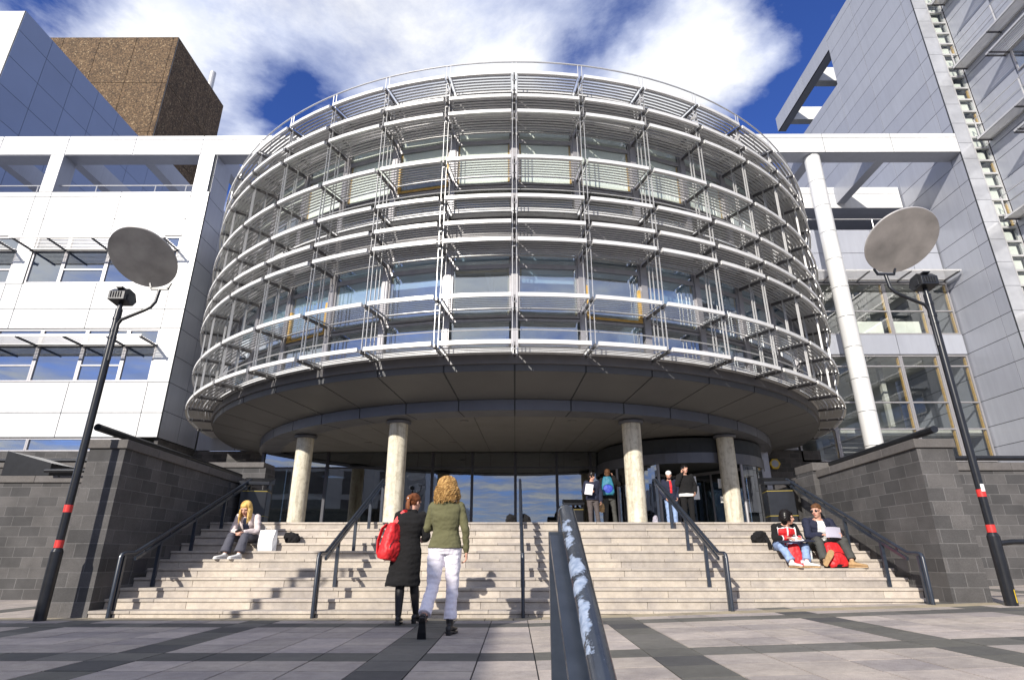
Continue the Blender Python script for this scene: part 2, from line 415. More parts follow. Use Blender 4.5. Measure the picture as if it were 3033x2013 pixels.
# ------------------------------------------------------------------ stone walls flanking the steps
def ploft(mb, pts, z0, z1):
    """vertical prism over a plan polygon (counter-clockwise)"""
    z1s = z1 if isinstance(z1, (list, tuple)) else [z1] * len(pts)
    z0s = z0 if isinstance(z0, (list, tuple)) else [z0] * len(pts)
    n = len(pts); vs = [(p[0], p[1], z) for p, z in zip(pts, z0s)] + [(p[0], p[1], z) for p, z in zip(pts, z1s)]
    mb.add(vs, [tuple(reversed(range(n))), tuple(range(n, 2 * n))] + [(i, (i + 1) % n, n + (i + 1) % n, n + i) for i in range(n)])
def side_wall(s, name, label, xin, xout, zb):
    """s=-1 left, +1 right; xin = stair face"""
    w = empty(name, label, 'stone wall', (s * abs(xin), 8.85, zb))
    inv = M.Translation(-V((s * abs(xin), 8.85, zb)))
    def P(mb, nm, mt, **k):
        o = mb.build(nm, mt, w, **k); o.matrix_parent_inverse = inv; return o
    a, b_ = xin, xout
    y1 = 13.9; zt0, zt1 = Z(1.53), Z(1.42)
    mb = MB()
    pl = [(a, 8.85), (a, y1), (a + s * .5, y1), (b_, 8.85)]; zz = [zt0, zt1, zt1, zt0]
    if s > 0: pl = [(a, 8.85), (b_, 8.85), (a + .5, y1), (a, y1)]; zz = [zt0, zt0, zt1, zt1]
    ploft(mb, pl, -.6, zz)
    P(mb, 'wall_body', MT['stonedark'])
    mb = MB(); e = .035; n = 6
    for i in range(n):                                       # coping lengths
        ya, yb_ = 8.85 - e + (y1 + e - 8.85) * i / n, 8.85 - e + (y1 + e - 8.85) * (i + 1) / n - .006
        za, zb_ = zt0 + (zt1 - zt0) * i / n + .003, zt0 + (zt1 - zt0) * (i + 1) / n + .003
        def xo(y): return b_ + (a + s * .5 - b_) * (y - 8.85) / (y1 - 8.85) + s * e
        ai = a - s * e
        q = [(ai, ya), (ai, yb_), (xo(yb_), yb_), (xo(ya), ya)]; zs = [za, zb_, zb_, za]
        if s > 0: q = [q[0], q[3], q[2], q[1]]; zs = [za, za, zb_, zb_]
        ploft(mb, q, zs, [z + .135 for z in zs])
    P(mb, 'coping', MT['coping'], bevel=.008)
    mb = MB()                                                # recessed light niche near the foot
    for (p, q) in (((a - s * .012, 9.62, .52), (a - s * .002, 9.66, .80)), ((a - s * .012, 9.98, .52), (a - s * .002, 10.02, .80)), ((a - s * .012, 9.66, .76), (a - s * .002, 9.98, .80)), ((a - s * .012, 9.66, .52), (a - s * .002, 9.98, .56))): mb.box(p, q)
    fr = P(mb, 'niche_light', MT['stonedark'])
    mb = MB(); mb.box((a - s * .006, 9.66, .56), (a - s * .001, 9.98, .76)); P(mb, 'niche_opening', MT['framedark'])
    return w
side_wall(-1, 'retaining_wall', 'dark grey stone block wall in shade left of the steps, with a tube rail along its coping', -5.95, -6.5, 0)
side_wall(1, 'retaining_wall', 'sunlit grey stone block wall right of the steps, behind the seated pair', 6.1, 6.65, .15)

def tube_rail(name, label, pts, zoff, r=.055, n=3):
    a, b_ = V(pts[0]), V(pts[-1])
    w = empty(name, label, 'rail', a); inv = M.Translation(-a)
    mb = MB(); mb.tube([a, b_], r, 14); o = mb.build('tube', MT['lampblack'], w, smooth=True); o.matrix_parent_inverse = inv
    for i in range(n):
        p = a.lerp(b_, (i + .8) / (n + .3)); mb = MB()
        for dy in (-.06, .06):
            mb.tube([p + V((0, dy, 0)), p + V((0, dy, -zoff))], .014, 8)
        o = mb.build('bracket', MT['lampblack'], w); o.matrix_parent_inverse = inv
    return w
tube_rail('wall_rail', 'thick black tube rail on the coping of the shaded left stone wall', [(-6.25, 8.55, Z(1.80)), (-6.25, 13.4, Z(1.69))], .15)
tube_rail('wall_rail', 'thick black tube rail on the coping of the sunlit right stone wall', [(6.38, 8.75, Z(1.80)), (6.38, 13.4, Z(1.69))], .15)

# outer garden walls
mb = MB(); mb.box((-30, 12.3, -.6), (-5.9, 13.0, Z(1.42)))
w = mb.build('garden_wall', MT['stonedark']); tag(w, 'lower grey block wall behind the left lamp post at the photo edge', 'stone wall')
mb = MB()
for i in range(12): mb.box((-30 + i * 2.0, 12.26, Z(1.423)), (-30 + i * 2.0 + 1.995, 13.04, Z(1.56)))
mb.build('coping', MT['coping'], w, bevel=.008)
mb = MB(); mb.box((-30, 14.6, .3), (-6.2, 15.2, Z(2.05)))
w = mb.build('garden_wall', MT['stonedark']); tag(w, 'upper grey block wall under the left building basement windows', 'stone wall')
mb = MB()
for i in range(12): mb.box((-30 + i * 1.98, 14.56, Z(2.053)), (-30 + i * 1.98 + 1.975, 15.24, Z(2.18)))
mb.build('coping', MT['coping'], w, bevel=.008)
mb = MB(); ploft(mb, [(-10.75, 12.28), (-9.75, 12.28), (-9.75, 13.2), (-10.75, 13.2)], Z(1.565), [Z(2.08), Z(1.82), Z(1.82), Z(2.08)])  # wedge painted black for the shade of a recess
w = mb.build('recess_shade_wedge', MT['lampblack']); tag(w, 'small black wedge standing in for a shadowed recess above the far left wall', 'shade wedge')
mb = MB(); mb.tube([(-14, 13.9, Z(2.12)), (-9.6, 13.9, Z(2.12))], .045, 12)
w = mb.build('wall_rail', MT['lampblack'], smooth=True); tag(w, 'black tube rail above the black shade wedge at the left edge', 'rail')
mb = MB(); mb.tube([(-9.7, 12.1, Z(1.64)), (-7.0, 12.1, Z(1.64))], .04, 12)
for x in (-9.5, -7.4): mb.tube([(x, 12.1, Z(1.64)), (x, 12.32, Z(1.5))], .012, 6)
w = mb.build('wall_rail', MT['lampblack'], smooth=True); tag(w, 'short black tube rail low on the wall behind the left lamp post', 'rail')
mb = MB(); mb.box((6.0, 11.9, -.6), (30, 12.6, Z(1.60)))
w = mb.build('garden_wall', MT['stonedark']); tag(w, 'grey block wall beyond the right lamp post under the blue windows', 'stone wall')
mb = MB()
for i in range(12): mb.box((6.0 + i * 2.0, 11.86, Z(1.603)), (6.0 + i * 2.0 + 1.995, 12.64, Z(1.76)))
mb.build('coping', MT['coping'], w, bevel=.008)
mb = MB(); mb.tube([(6.9, 11.95, Z(1.86)), (16, 11.95, Z(1.86))], .05, 12)
for x in (8.5, 10.5, 12.5): mb.tube([(x, 11.95, Z(1.86)), (x, 12.0, Z(1.76))], .014, 6)
w = mb.build('wall_rail', MT['lampblack'], smooth=True); tag(w, 'black tube rail on the wall beyond the right lamp post', 'rail')
mb = MB(); mb.tube([(6.55, 8.34, .965), (6.75, 8.34, .985), (12, 8.34, 1.0)], .036, 12)
for x in (8.8, 11.0): mb.tube([(x, 8.34, 1.0), (x, 8.34, gz(x))], .03, 10)
w = mb.build('plaza_rail', MT['lampblack'], smooth=True); tag(w, 'low black guard rail running right from the right lamp post', 'rail')

# ------------------------------------------------------------------ step handrails
def handrail(label, x, worn=False):
    zb = max(gz(x), 0)
    z0 = Z(.03)
    w = empty('handrail', label, 'handrail', (x, 8.85, zb), 'handrails up the entrance steps'); inv = M.Translation(-V((x, 8.85, zb)))
    def P(mb, nm, **k):
        o = mb.build(nm, MT['rail'], w, **k); o.matrix_parent_inverse = inv; return o
    top = (12.62, Z(1.52)); mb = MB()
    mb.tube([(x, 8.80, zb), (x, 8.80, z0 - .06), (x, 8.82, z0 - .015), (x, 8.87, z0), (x, 9.10, z0 + .005), (x, 9.2, z0 + .045), (x, top[0] - .06, top[1] - .02), (x, top[0], top[1] - .005), (x, top[0] + .06, top[1] - .05), (x, top[0] + .07, top[1] - .12)], .027, 14)
    P(mb, 'rail', smooth=True)
    mb = MB(); mb.bar((x, 9.14, z0 - .075), (x, top[0] - .05, top[1] - .105), .035, .045)
    k = (top[1] - z0 - .045) / (top[0] - .06 - 9.2)
    for y in (9.35, 9.95, 10.6, 11.25, 11.9, 12.4):
        zz = z0 + .045 + k * (y - 9.2); mb.bar((x, y, zz - .09), (x, y, zz - .01), .016, .03, (0, 1, 0))
    P(mb, 'lower_bar', smooth=False)
    for y in (8.875, 9.72, 10.66, 11.62, 12.6):
        i = max(0, math.ceil((11.81 - y) / .295)); zt = SZ(i) if y > 8.86 + .02 else zb
        if y > 11.81: zt = SZ(0)
        zz = min(top[1], z0 + .045 + k * (max(9.1, y) - 9.2)) - .10
        if y < 9: zz = z0 - .03; zt = gz(x)
        mb = MB(); mb.bar((x, y, zt), (x, y, zz), .05, .045, (0, 1, 0)); P(mb, 'post')
    return w
for x, lb in ((-5.63, 'dark blue metal handrail at the left wall of the steps, leftmost of five'),
              (-2.8, 'dark blue metal handrail on the steps left of the woman with the red backpack'),
              (.11, 'dark blue metal handrail seen end-on in the middle of the steps'),
              (3.0, 'dark blue metal handrail on the steps right of the scratched foreground rail'),
              (5.78, 'dark blue metal handrail at the right wall of the steps beside the seated pair')): handrail(lb, x)
# foreground handrail of the lower flight
w = empty('handrail', 'big scratched dark blue handrail with worn paint in the foreground', 'handrail', (.187, 2.25, 0)); inv = M.Translation(-V((.187, 2.25, 0)))
mb = MB(); X = .187
def fz(y): return Z(.156 + (y - 2.2) * .508)
pts = [(X, -.6, fz(-.6)), (X, .9, fz(.9)), (X, 1.5, fz(1.5)), (X, 2.17, fz(2.17)), (X, 2.225, fz(2.2) - .005), (X, 2.25, fz(2.2) - .045), (X, 2.235, fz(2.2) - .085)]
mb.tube(pts, .029, 28); o = mb.build('rail', MT['railworn'], w, smooth=True); o.matrix_parent_inverse = inv
mb = MB(); mb.bar((X - .024, -.6, fz(-.6) - .10), (X - .024, 2.17, fz(2.17) - .10), .076, .03)
mb.bar((X - .024, -.6, fz(-.6) - .078), (X - .024, 2.17, fz(2.17) - .078), .080, .012)
for y in (.3, 1.25, 2.1): mb.bar((X, y, fz(y) - .08), (X, y, fz(y) - .015), .018, .03, (0, 1, 0))
o = mb.build('lower_bar', MT['rail'], w); o.matrix_parent_inverse = inv
mb = MB(); mb.bar((X - .026, 2.235, 0), (X - .026, 2.235, fz(2.2) - .075), .076, .045, (0, 1, 0)); o = mb.build('post', MT['rail'], w); o.matrix_parent_inverse = inv
mb = MB(); mb.bar((X - .026, .6, -.75), (X - .026, .6, fz(.6) - .12), .076, .045, (0, 1, 0)); o = mb.build('post', MT['rail'], w); o.matrix_parent_inverse = inv

# ------------------------------------------------------------------ reflector lamps
def lamp(label, x, y, s):
    """s=+1: arm and disc lean towards +x"""
    zb = gz(x); w = empty('street_lamp', label, 'street lamp', (x, y, zb), 'reflector lamps on the plaza')
    H = 4.60 if s > 0 else 4.585
    mb = MB(); mb.tube([(0, 0, 0), (0, 0, .86)], .075, 20); mb.tube([(0, 0, .86), (0, 0, .90)], [.075, .06], 20); mb.tube([(0, 0, .90), (0, 0, H - .12)], .052, 18)
    mb.tube([(0, 0, H - .12), (0, 0, H)], .035, 12)
    for z in (H - .3, H - .5, H - .62): mb.tube([(0, 0, z), (0, 0, z + .04)], .06, 18)
    mb.build('pole', MT['lampblack'], w, smooth=True)
    for z in (.91, 1.38):
        mb = MB(); mb.tube([(0, 0, z), (0, 0, z + .10)], .0545, 20); mb.build('red_band', MT['red'], w, smooth=True)
    mb = MB()
    mb.tube([(s * .05, -.02, H - .98), (s * .05, -.02, H - .38), (s * .09, -.02, H - .30), (s * .40, -.01, H - .14), (s * .49, 0, H - .08), (s * .535, .02, H + .02), (s * .55, .03, H + .24)], .026, 12)
    c = (s * .55, .02, H + .25)
    mb.bar((c[0] - .14, c[1], c[2]), (c[0] + .14, c[1], c[2]), .03, .035)
    for q in (-1, 1): mb.bar((c[0] + q * .13, c[1], c[2]), (c[0] + q * .17, c[1] - .0, c[2] + .10), .03, .025)
    mb.build('arm', MT['lampblack'], w, smooth=True)
    dc = V((s * .17, .0, H + .81 + (.04 if s < 0 else 0))); n = V((0, -.6, -.8)).normalized(); u = V((1, 0, 0)); v = n.cross(u)
    mb = MB(); rad = .548 if s > 0 else .575
    pr = [(-.012, .0), (-.012, rad * .985), (-.004, rad), (.012, rad), (.02, rad * .985), (.02, 0)]
    rings = []
    for h, r_ in pr:
        r_ = max(r_, .002); rings.append([dc + n * (-h) + (u * math.cos(q) + v * math.sin(q)) * r_ for q in [2 * math.pi * j / 72 for j in range(72)]])
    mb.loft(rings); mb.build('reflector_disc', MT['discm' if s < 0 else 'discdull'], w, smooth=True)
    mb = MB(); hx = .13                                        # floodlight head with cooling ribs
    prof = [(-.15, 0), (.10, -.02), (.17, .08), (.10, .2), (-.06, .22), (-.15, .14)]
    mb.loft([[(xx, p[0], H + p[1]) for p in prof] for xx in (-hx, hx)])
    for k in range(5): mb.box((-.09 + k * .04, -.165, H + .03), (-.08 + k * .04, -.15, H + .13))
    mb.box((-.05, -.13, H + .205), (.05, .05, H + .235)); mb.box((-hx - .012, -.08, H + .02), (-hx, .02, H + .12)); mb.box((hx, -.08, H + .02), (hx + .012, .02, H + .12))
    mb.build('floodlight', MT['lampblack'], w, bevel=.008)
    return w
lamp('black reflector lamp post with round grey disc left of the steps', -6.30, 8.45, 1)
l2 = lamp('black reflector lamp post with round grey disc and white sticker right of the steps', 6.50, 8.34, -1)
mb = MB(); mb.rev([(.0562, 1.45), (.0562, 1.55)], n=8, a0=R(-115), a1=R(-55)); mb.build('sticker', MT['white'], l2)
mb = MB(); mb.rev([(.0768, .04), (.0768, .2)], n=3, a0=R(-78), a1=R(-62)); mb.build('yellow_mark', MT['yellow'], l2)
lamp('black reflector lamp post outside the left edge that casts the round shadow on the steps', -7.3, 2.05, 1)

# ------------------------------------------------------------------ litter bins
def bin_(label, x, y, rz):
    w = empty('litter_bin', label, 'litter bin', (x, y, 1.415), 'litter bins on the landing'); w.rotation_euler = (0, 0, rz)
    mb = MB(); mb.box((-.27, -.24, .0), (.27, .24, .70)); mb.build('bin_body', MT['lampblack'], w, bevel=.02)
    mb = MB(); ploft(mb, [(-.31, -.30), (.31, -.30), (.31, .27), (-.31, .27)], [.78, .78, .86, .86], [.86, .86, 1.0, 1.0])
    for sx in (-.25, .25): mb.box((sx - .02, -.2, .70), (sx + .02, .2, .84))
    mb.build('hood', MT['lampblack'], w, bevel=.02)
    for z in (.66, .16):
        mb = MB(); mb.box((-.274, -.244, z), (.274, .244, z + .012)); mb.build('gold_stripe', MT['gold'], w)
    return w
bin_('black litter bin with gold stripes beside the top of the leftmost handrail', -5.55, 12.75, R(12))
bin_('black litter bin with gold stripes beside the rightmost handrail, below the alarm box', 5.62, 12.75, R(-12))
bin_('black litter bin standing between the two people at the doors', 1.75, 18.0, 0)
#PART3
# ------------------------------------------------------------------ the round drum
DC = (0, 26.0); RO, RW = 13.1, 12.12
drum = empty('office_drum', 'big round glass building drum wrapped in tiers of silver louvre shelves above the entrance', 'building', (0, 26, 1.41))
DI = M.Translation(-V((0, 26, 1.41)))
def D_(mb, nm, mt, par=None, **k):
    o = mb.build(nm, mt, par or drum, **k); o.matrix_parent_inverse = DI if par is None else M.Identity(4); return o
def pol(r, a, z): return (DC[0] + r * math.sin(a), DC[1] - r * math.cos(a), z)
BAY = R(8.5)
def arc(r, a0, a1, z, n=3): return [pol(r, a0 + (a1 - a0) * i / n, z) for i in range(n + 1)]
def abar(mb, r, a0, a1, z, w, h, tilt=0, n=3):
    """curved bar: w radial, h vertical, tilted outwards"""
    rings = []; ct, st = math.cos(tilt), math.sin(tilt)
    for i in range(n + 1):
        a = a0 + (a1 - a0) * i / n
        rings.append([pol(r + dx * ct - dz * st, a, z + dx * st + dz * ct) for dx, dz in ((-w / 2, -h / 2), (w / 2, -h / 2), (w / 2, h / 2), (-w / 2, h / 2))])
    mb.loft(rings)
def shelf_mesh(nm, inner):
    mb = MB(); g = .0065
    a0, a1 = g, BAY - g
    mb.m = 1; abar(mb, RO - .03, a0, a1, 0, .06, .10); mb.m = 0
    nb = 7
    for i in range(nb):
        r = RO - .145 - i * .108
        abar(mb, r, a0 + .002, a1 - .002, .005, .098, .017, R(-25))
    for a in (a0, a1 - .002):
        mb.bar(pol(RO, a + .001, -.0), pol(RO - .90, a + .001, -.0), .012, .06)
    abar(mb, RO - .90, a0, a1, 0, .03, .04)
    return mb.mesh(nm, [MT['louvre'], MT['louvre_edge']])
SHELVES = [4.77, 6.0, 7.56, 8.08, 8.86, 10.09, 11.63, 12.17, 13.0]
sm = shelf_mesh('louvre_panel', .9)
ks = sorted(range(-11, 11), key=lambda k: abs(k + .5))
cand = sorted([(abs(k + .5) * 1.0 + (0 if z else 0), k, z) for k in ks for z in SHELVES])
main = cand[:98]; rest = cand[98:]
for _, k, z in main:
    o = bpy.data.objects.new('louvre_panel', sm); COL.objects.link(o); o.parent = drum
    o.location = (0, 0, Z(z) - 1.41); o.rotation_euler = (0, 0, k * BAY)
# sm was modelled about the world origin of the drum axis
for v in sm.vertices: v.co.y -= 26.0
mb = MB()
for _, k, z in rest:
    ca, sa = math.cos(k * BAY), math.sin(k * BAY)
    mb.add([(v.co.x * ca - v.co.y * sa, v.co.x * sa + v.co.y * ca, v.co.z + Z(z) - 1.41) for v in sm.vertices], [tuple(p.vertices) for p in sm.polygons]); mb.mi[-len(sm.polygons):] = [p.material_index for p in sm.polygons]
o = mb.build('louvre_panel', [MT['louvre'], MT['louvre_edge']], drum); o['kind'] = 'stuff'
# posts: four thin flats at each bay line, hooks at each shelf, radial bracket arms
mb = MB()
z0, z1 = Z(4.70) - 1.41, Z(12.95) - 1.41
def lp(r, t, z): return (t, -r, z)
for r in (RO - .17, RO - .56):
    for t in (-.055, .055):
        mb.bar(lp(r, t, z0), lp(r, t, z1), .011, .042, (0, 1, 0))
for z in SHELVES:
    zz = Z(z) - 1.41
    mb.m = 1; mb.bar(lp(RO - .01, 0, zz - .05), lp(RW + .02, 0, zz - .05), .045, .085); mb.m = 0
    for dz in (-.13,):
        mb.bar(lp(RO - .56, -.062, zz + dz), lp(RO - .56, .062, zz + dz), .03, .02)
        mb.bar(lp(RO - .17, -.062, zz + dz), lp(RO - .17, .062, zz + dz), .03, .02)
mb.bar(lp(RO - .12, 0, z1 - .35), lp(RO - .95, 0, z1 + .02), .04, .09)
pm = mb.mesh('mast', [MT['louvre'], MT['arm']])
for k in range(-11, 12):
    o = bpy.data.objects.new('mast', pm); COL.objects.link(o); o.parent = drum; o.rotation_euler = (0, 0, k * BAY)
# roof rail
mb = MB(); N = 88
mb.tube([pol(RO - .12, R(-100) + R(200) * i / N, Z(13.50)) for i in range(N + 1)], .024, 8)
for k in range(-11, 12):
    for t in (-.0045, .0045):
        a = k * BAY + t; mb.bar(pol(RO - .12, a, Z(12.95)), pol(RO - .12, a, Z(13.50)), .02, .02, (0, 1, 0))
D_(mb, 'roof_railing', MT['louvre'], smooth=True)
mb = MB()                                                       # thin maintenance rail in front of the lower windows
mb.tube([pol(RO - .4, R(-95) + R(190) * i / N, Z(5.22)) for i in range(N + 1)], .014, 6)
mb.tube([pol(RO - .4, R(-95) + R(190) * i / N, Z(9.31)) for i in range(N + 1)], .014, 6)
D_(mb, 'maintenance_rail', MT['louvre'], smooth=True)
MT['spandrel'] = paint('drum_spandrel', (.17, .165, .17), .5, .2, .1, 2)
# walls of the drum: ledges, spandrels, roof
def ring(mb, prof, a0=-112, a1=112, n=112): 
    rings = [[pol(r, R(a0) + R(a1 - a0) * i / n, Z(z)) for r, z in prof] for i in range(n + 1)]
    mb.loft(rings)
def seglines(mb, r, z0, z1, ks, w=.012):
    for k in ks: mb.bar(pol(r, k * BAY, Z(z0)), pol(r, k * BAY, Z(z1)), w, .01, (0, 1, 0))
mb = MB()
for zb in (4.77, 8.86): ring(mb, [(RW - .25, zb - .03), (RW + .16, zb - .03), (RW + .16, zb + .14), (RW - .25, zb + .14)])
ring(mb, [(RW - .25, 12.96), (RW + .20, 12.96), (RW + .20, 13.12), (RW - .25, 13.12)])
D_(mb, 'ledge', MT['clad'])
mb = MB()
for zb in (4.77, 8.86): ring(mb, [(RW - .3, zb + 3.02), (RW, zb + 3.02), (RW, zb + 4.055), (RW - .3, zb + 4.055)])
ring(mb, [(RW - .3, 4.50), (RW + .12, 4.50), (RW + .12, 4.738), (RW - .3, 4.738)])
D_(mb, 'spandrel', MT['spandrel'])
mb = MB(); mb.rev([(0.01, Z(12.9) - 1.41), (RW - .3, Z(12.9) - 1.41), (RW - .3, Z(13.1) - 1.41), (.01, Z(13.15) - 1.41)], n=64); mb.build('roof', MT['frame'], drum)
# soffit, ring beam, ceiling (open joints cut as recessed dark lines)
def cone_panels(mb, jb, r0, z0, r1, z1, k0, k1, step=1, th=.03, g=.006):
    for k in range(k0, k1):
        a0, a1 = k * BAY * step + g * .3, (k + 1) * BAY * step - g * .3
        n = 4; ra, rb = [], []
        v = V((r1 - r0, z1 - z0)).normalized(); nrm = V((v.y, -v.x)) * th
        for (A, B, m_) in ((a0, a1, mb), (k * BAY * step, (k + 1) * BAY * step, jb)):
            off = 0 if m_ is mb else .5
            rings = []
            for i in range(n + 1):
                a = A + (B - A) * i / n
                p0 = V((r0, z0)) + nrm * off; p1 = V((r1, z1)) + nrm * off; q0 = p0 + nrm; q1 = p1 + nrm
                rings.append([pol(p[0], a, Z(p[1])) for p in (p0, p1, q1, q0)])
            m_.loft(rings)
mb, jb = MB(), MB()
cone_panels(mb, jb, RW + .05, 4.50, RW + .04, 4.33, -13, 13)
cone_panels(mb, jb, RW + .03, 4.325, 10.5, 4.03, -13, 13)
D_(mb, 'soffit', MT['soffit']); so = D_(jb, 'soffit_joint', MT['joint'])
mb, jb = MB(), MB()
cone_panels(mb, jb, 10.5, 4.02, 10.49, 3.73, -13, 13)
cone_panels(mb, jb, 10.48, 3.725, 9.72, 3.722, -13, 13)
D_(mb, 'ring_beam', MT['ringbeam']); D_(jb, 'ring_beam_joint', MT['joint'])
mb, jb = MB(), MB()
for i in range(-11, 11):                                         # ceiling boards fanning back to the glazing
    a0, a1 = i * R(9.0) * .78, (i + 1) * R(9.0) * .78
    xa0, xa1 = 9.75 * math.sin(a0), 9.75 * math.sin(a1); ya0, ya1 = 26 - 9.75 * math.cos(a0), 26 - 9.75 * math.cos(a1)
    xb0, xb1 = xa0 * .72, xa1 * .72
    if abs(a0 + a1) / 2 > R(75): continue
    g = .008
    ploft(mb, [(xa0 + g, ya0), (xa1 - g, ya1), (xb1 - g, 25), (xb0 + g, 25)], Z(3.76), Z(3.79))
mb2 = MB(); mb2.rev([(.05, 0), (9.9, 0), (9.9, .3), (.05, .3)], (0, 26, Z(3.775)), 64)
D_(mb, 'ceiling_board', MT['ceiling']); D_(mb2, 'ceiling_void', MT['joint'])
mb2 = MB(); mb2.rev([(9.7, 0), (RW - .05, 0)], (0, 26, Z(4.46)), 64); D_(mb2, 'floor_slab', MT['joint'])
for x, y in ((-7.9, 19.6), (-4.2, 17.2), (-1.5, 17.0), (1.7, 17.0), (4.3, 17.5), (7.6, 19.4), (-5.2, 20.5), (-2.2, 20.5), (2.6, 20.5), (5.5, 20.6)):
    mb = MB(); mb.tube([(x, y, Z(3.735)), (x, y, Z(3.758))], [.12, .13], 20); mb.tube([(x, y, Z(3.73)), (x, y, Z(3.74))], .085, 20)
    D_(mb, 'downlight', MT['ceiling'], smooth=True)
# columns
for s in (-1, 1):
    for (cx, cy) in ((3.42, 16.87), (6.92, 19.08)):
        mb = MB(); mb.tube([(s * cx, cy, 1.40), (s * cx, cy, Z(3.66))], .27, 40); c = D_(mb, 'column', MT['concrete'], smooth=True)
        mb = MB(); mb.tube([(s * cx, cy, Z(3.62)), (s * cx, cy, Z(3.66)), (s * cx, cy, Z(3.70))], [.34, .36, .36], 40)
        o = mb.build('capital', MT['ringbeam'], c, smooth=True)
# ground floor glazing
XS = [-9.7, -7.2, -4.92, -3.15, -1.63, 0.02, 1.6, 2.9, 3.45]
YG, zg0, zg1 = 22.5, 1.414, Z(3.72)
def pane(mb, x0, x1, y, z0, z1): mb.box((x0, y, z0), (x1, y + .012, z1))
for i in range(len(XS) - 1):
    x0, x1 = XS[i], XS[i + 1]; mb = MB()
    mb.box((x0 - .05, YG - .07, zg0), (x0 + .05, YG + .09, zg1)); mb.box((x0 + .052, YG - .03, zg1 - .60), (x1 - .052, YG + .05, zg1 - .54))
    mb.box((x0 + .052, YG - .03, zg0), (x1 - .052, YG + .05, zg0 + .06))
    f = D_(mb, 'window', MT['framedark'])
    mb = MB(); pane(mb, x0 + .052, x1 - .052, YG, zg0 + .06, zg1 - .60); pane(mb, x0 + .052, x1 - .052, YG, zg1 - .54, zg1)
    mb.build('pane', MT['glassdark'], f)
mb = MB(); mb.box((9.45, YG - .12, zg0), (9.7, YG + .12, zg1)); mb.box((9.2, YG - .1, zg0), (9.32, YG + .1, zg1)); mb.box((-9.72, YG + .1, zg0), (-9.66, 24.8, zg1)); mb.box((9.7, YG + .12, zg0), (9.76, 24.8, zg1))
D_(mb, 'door_frame', MT['frame'])
# big revolving door
dx, dy, dr = 6.15, 22.2, 2.95
mb = MB(); mb.rev([(dr, 0), (dr + .06, 0), (dr + .06, .34), (dr, .34), (dr, 0)], (dx, dy, Z(2.85)), 48); rv = D_(mb, 'revolving_door', MT['ringbeam'])
mb = MB(); mb.rev([(.02, 0), (dr, 0), (dr, .05), (.02, .05)], (dx, dy, Z(2.9)), 48); mb.build('canopy', MT['joint'], rv)
mb = MB(); mb.rev([(.02, 0), (dr + .02, 0), (dr + .02, .46), (.02, .46)], (dx, dy, Z(3.21)), 48); mb.build('housing', MT['joint'], rv)
for a in (-150, -118, -62, -30, -5):
    mb = MB(); p = (dx + dr * math.cos(R(a)), dy + dr * math.sin(R(a)), 0); mb.tube([(p[0], p[1], 1.414), (p[0], p[1], Z(2.85))], .05, 8); mb.build('door_post', MT['frame'], rv)
for a_, b_ in ((-150, -118), (-62, -5)):
    mb = MB(); mb.rev([(dr + .01, 1.414), (dr + .01, Z(2.84))], (dx, dy, 0), 14, R(a_), R(b_)); mb.build('curved_pane', MT['glassdark'], rv)
for a in (35, 125, 215, 305):
    mb = MB(); c_, s_ = math.cos(R(a)), math.sin(R(a))
    for r0, r1, z0_, z1_ in ((.1, 2.8, 1.43, 1.52), (.1, 2.8, Z(2.7), Z(2.8)), (.1, .18, 1.52, Z(2.7)), (2.72, 2.8, 1.52, Z(2.7)), (1.4, 1.46, 1.52, Z(2.7))):
        mb.bar((dx + r0 * c_, dy + r0 * s_, (z0_ + z1_) / 2), (dx + r1 * c_, dy + r1 * s_, (z0_ + z1_) / 2), .05, z1_ - z0_)
    dw = mb.build('door_wing', MT['frame'], rv)
    mb = MB(); mb.bar((dx + .18 * c_, dy + .18 * s_, 2.58), (dx + 2.72 * c_, dy + 2.72 * s_, 2.58), .008, 1.9); mb.build('pane', MT['glassdark'], dw)
for i, (x, z, w_, h_) in enumerate(((5.7, 2.95, .2, .28), (5.72, 2.5, .24, .42), (6.6, 2.85, .2, .3), (6.62, 2.4, .3, .2))):
    mb = MB(); mb.box((x, 19.28, z), (x + w_, 19.285, z + h_)); mb.build('door_notice', MT['white'], rv)
# lobby behind the glass
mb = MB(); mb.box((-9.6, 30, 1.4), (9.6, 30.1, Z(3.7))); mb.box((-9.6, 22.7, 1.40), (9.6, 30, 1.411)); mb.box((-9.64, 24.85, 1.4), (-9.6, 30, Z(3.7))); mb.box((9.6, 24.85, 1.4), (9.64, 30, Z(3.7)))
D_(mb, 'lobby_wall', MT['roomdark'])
for x in (-6, -2.2, 3.0, 7.3): mb = MB(); mb.tube([(x, 26, 1.4), (x, 26, Z(3.7))], .2, 16); D_(mb, 'lobby_column', MT['room'], smooth=True)
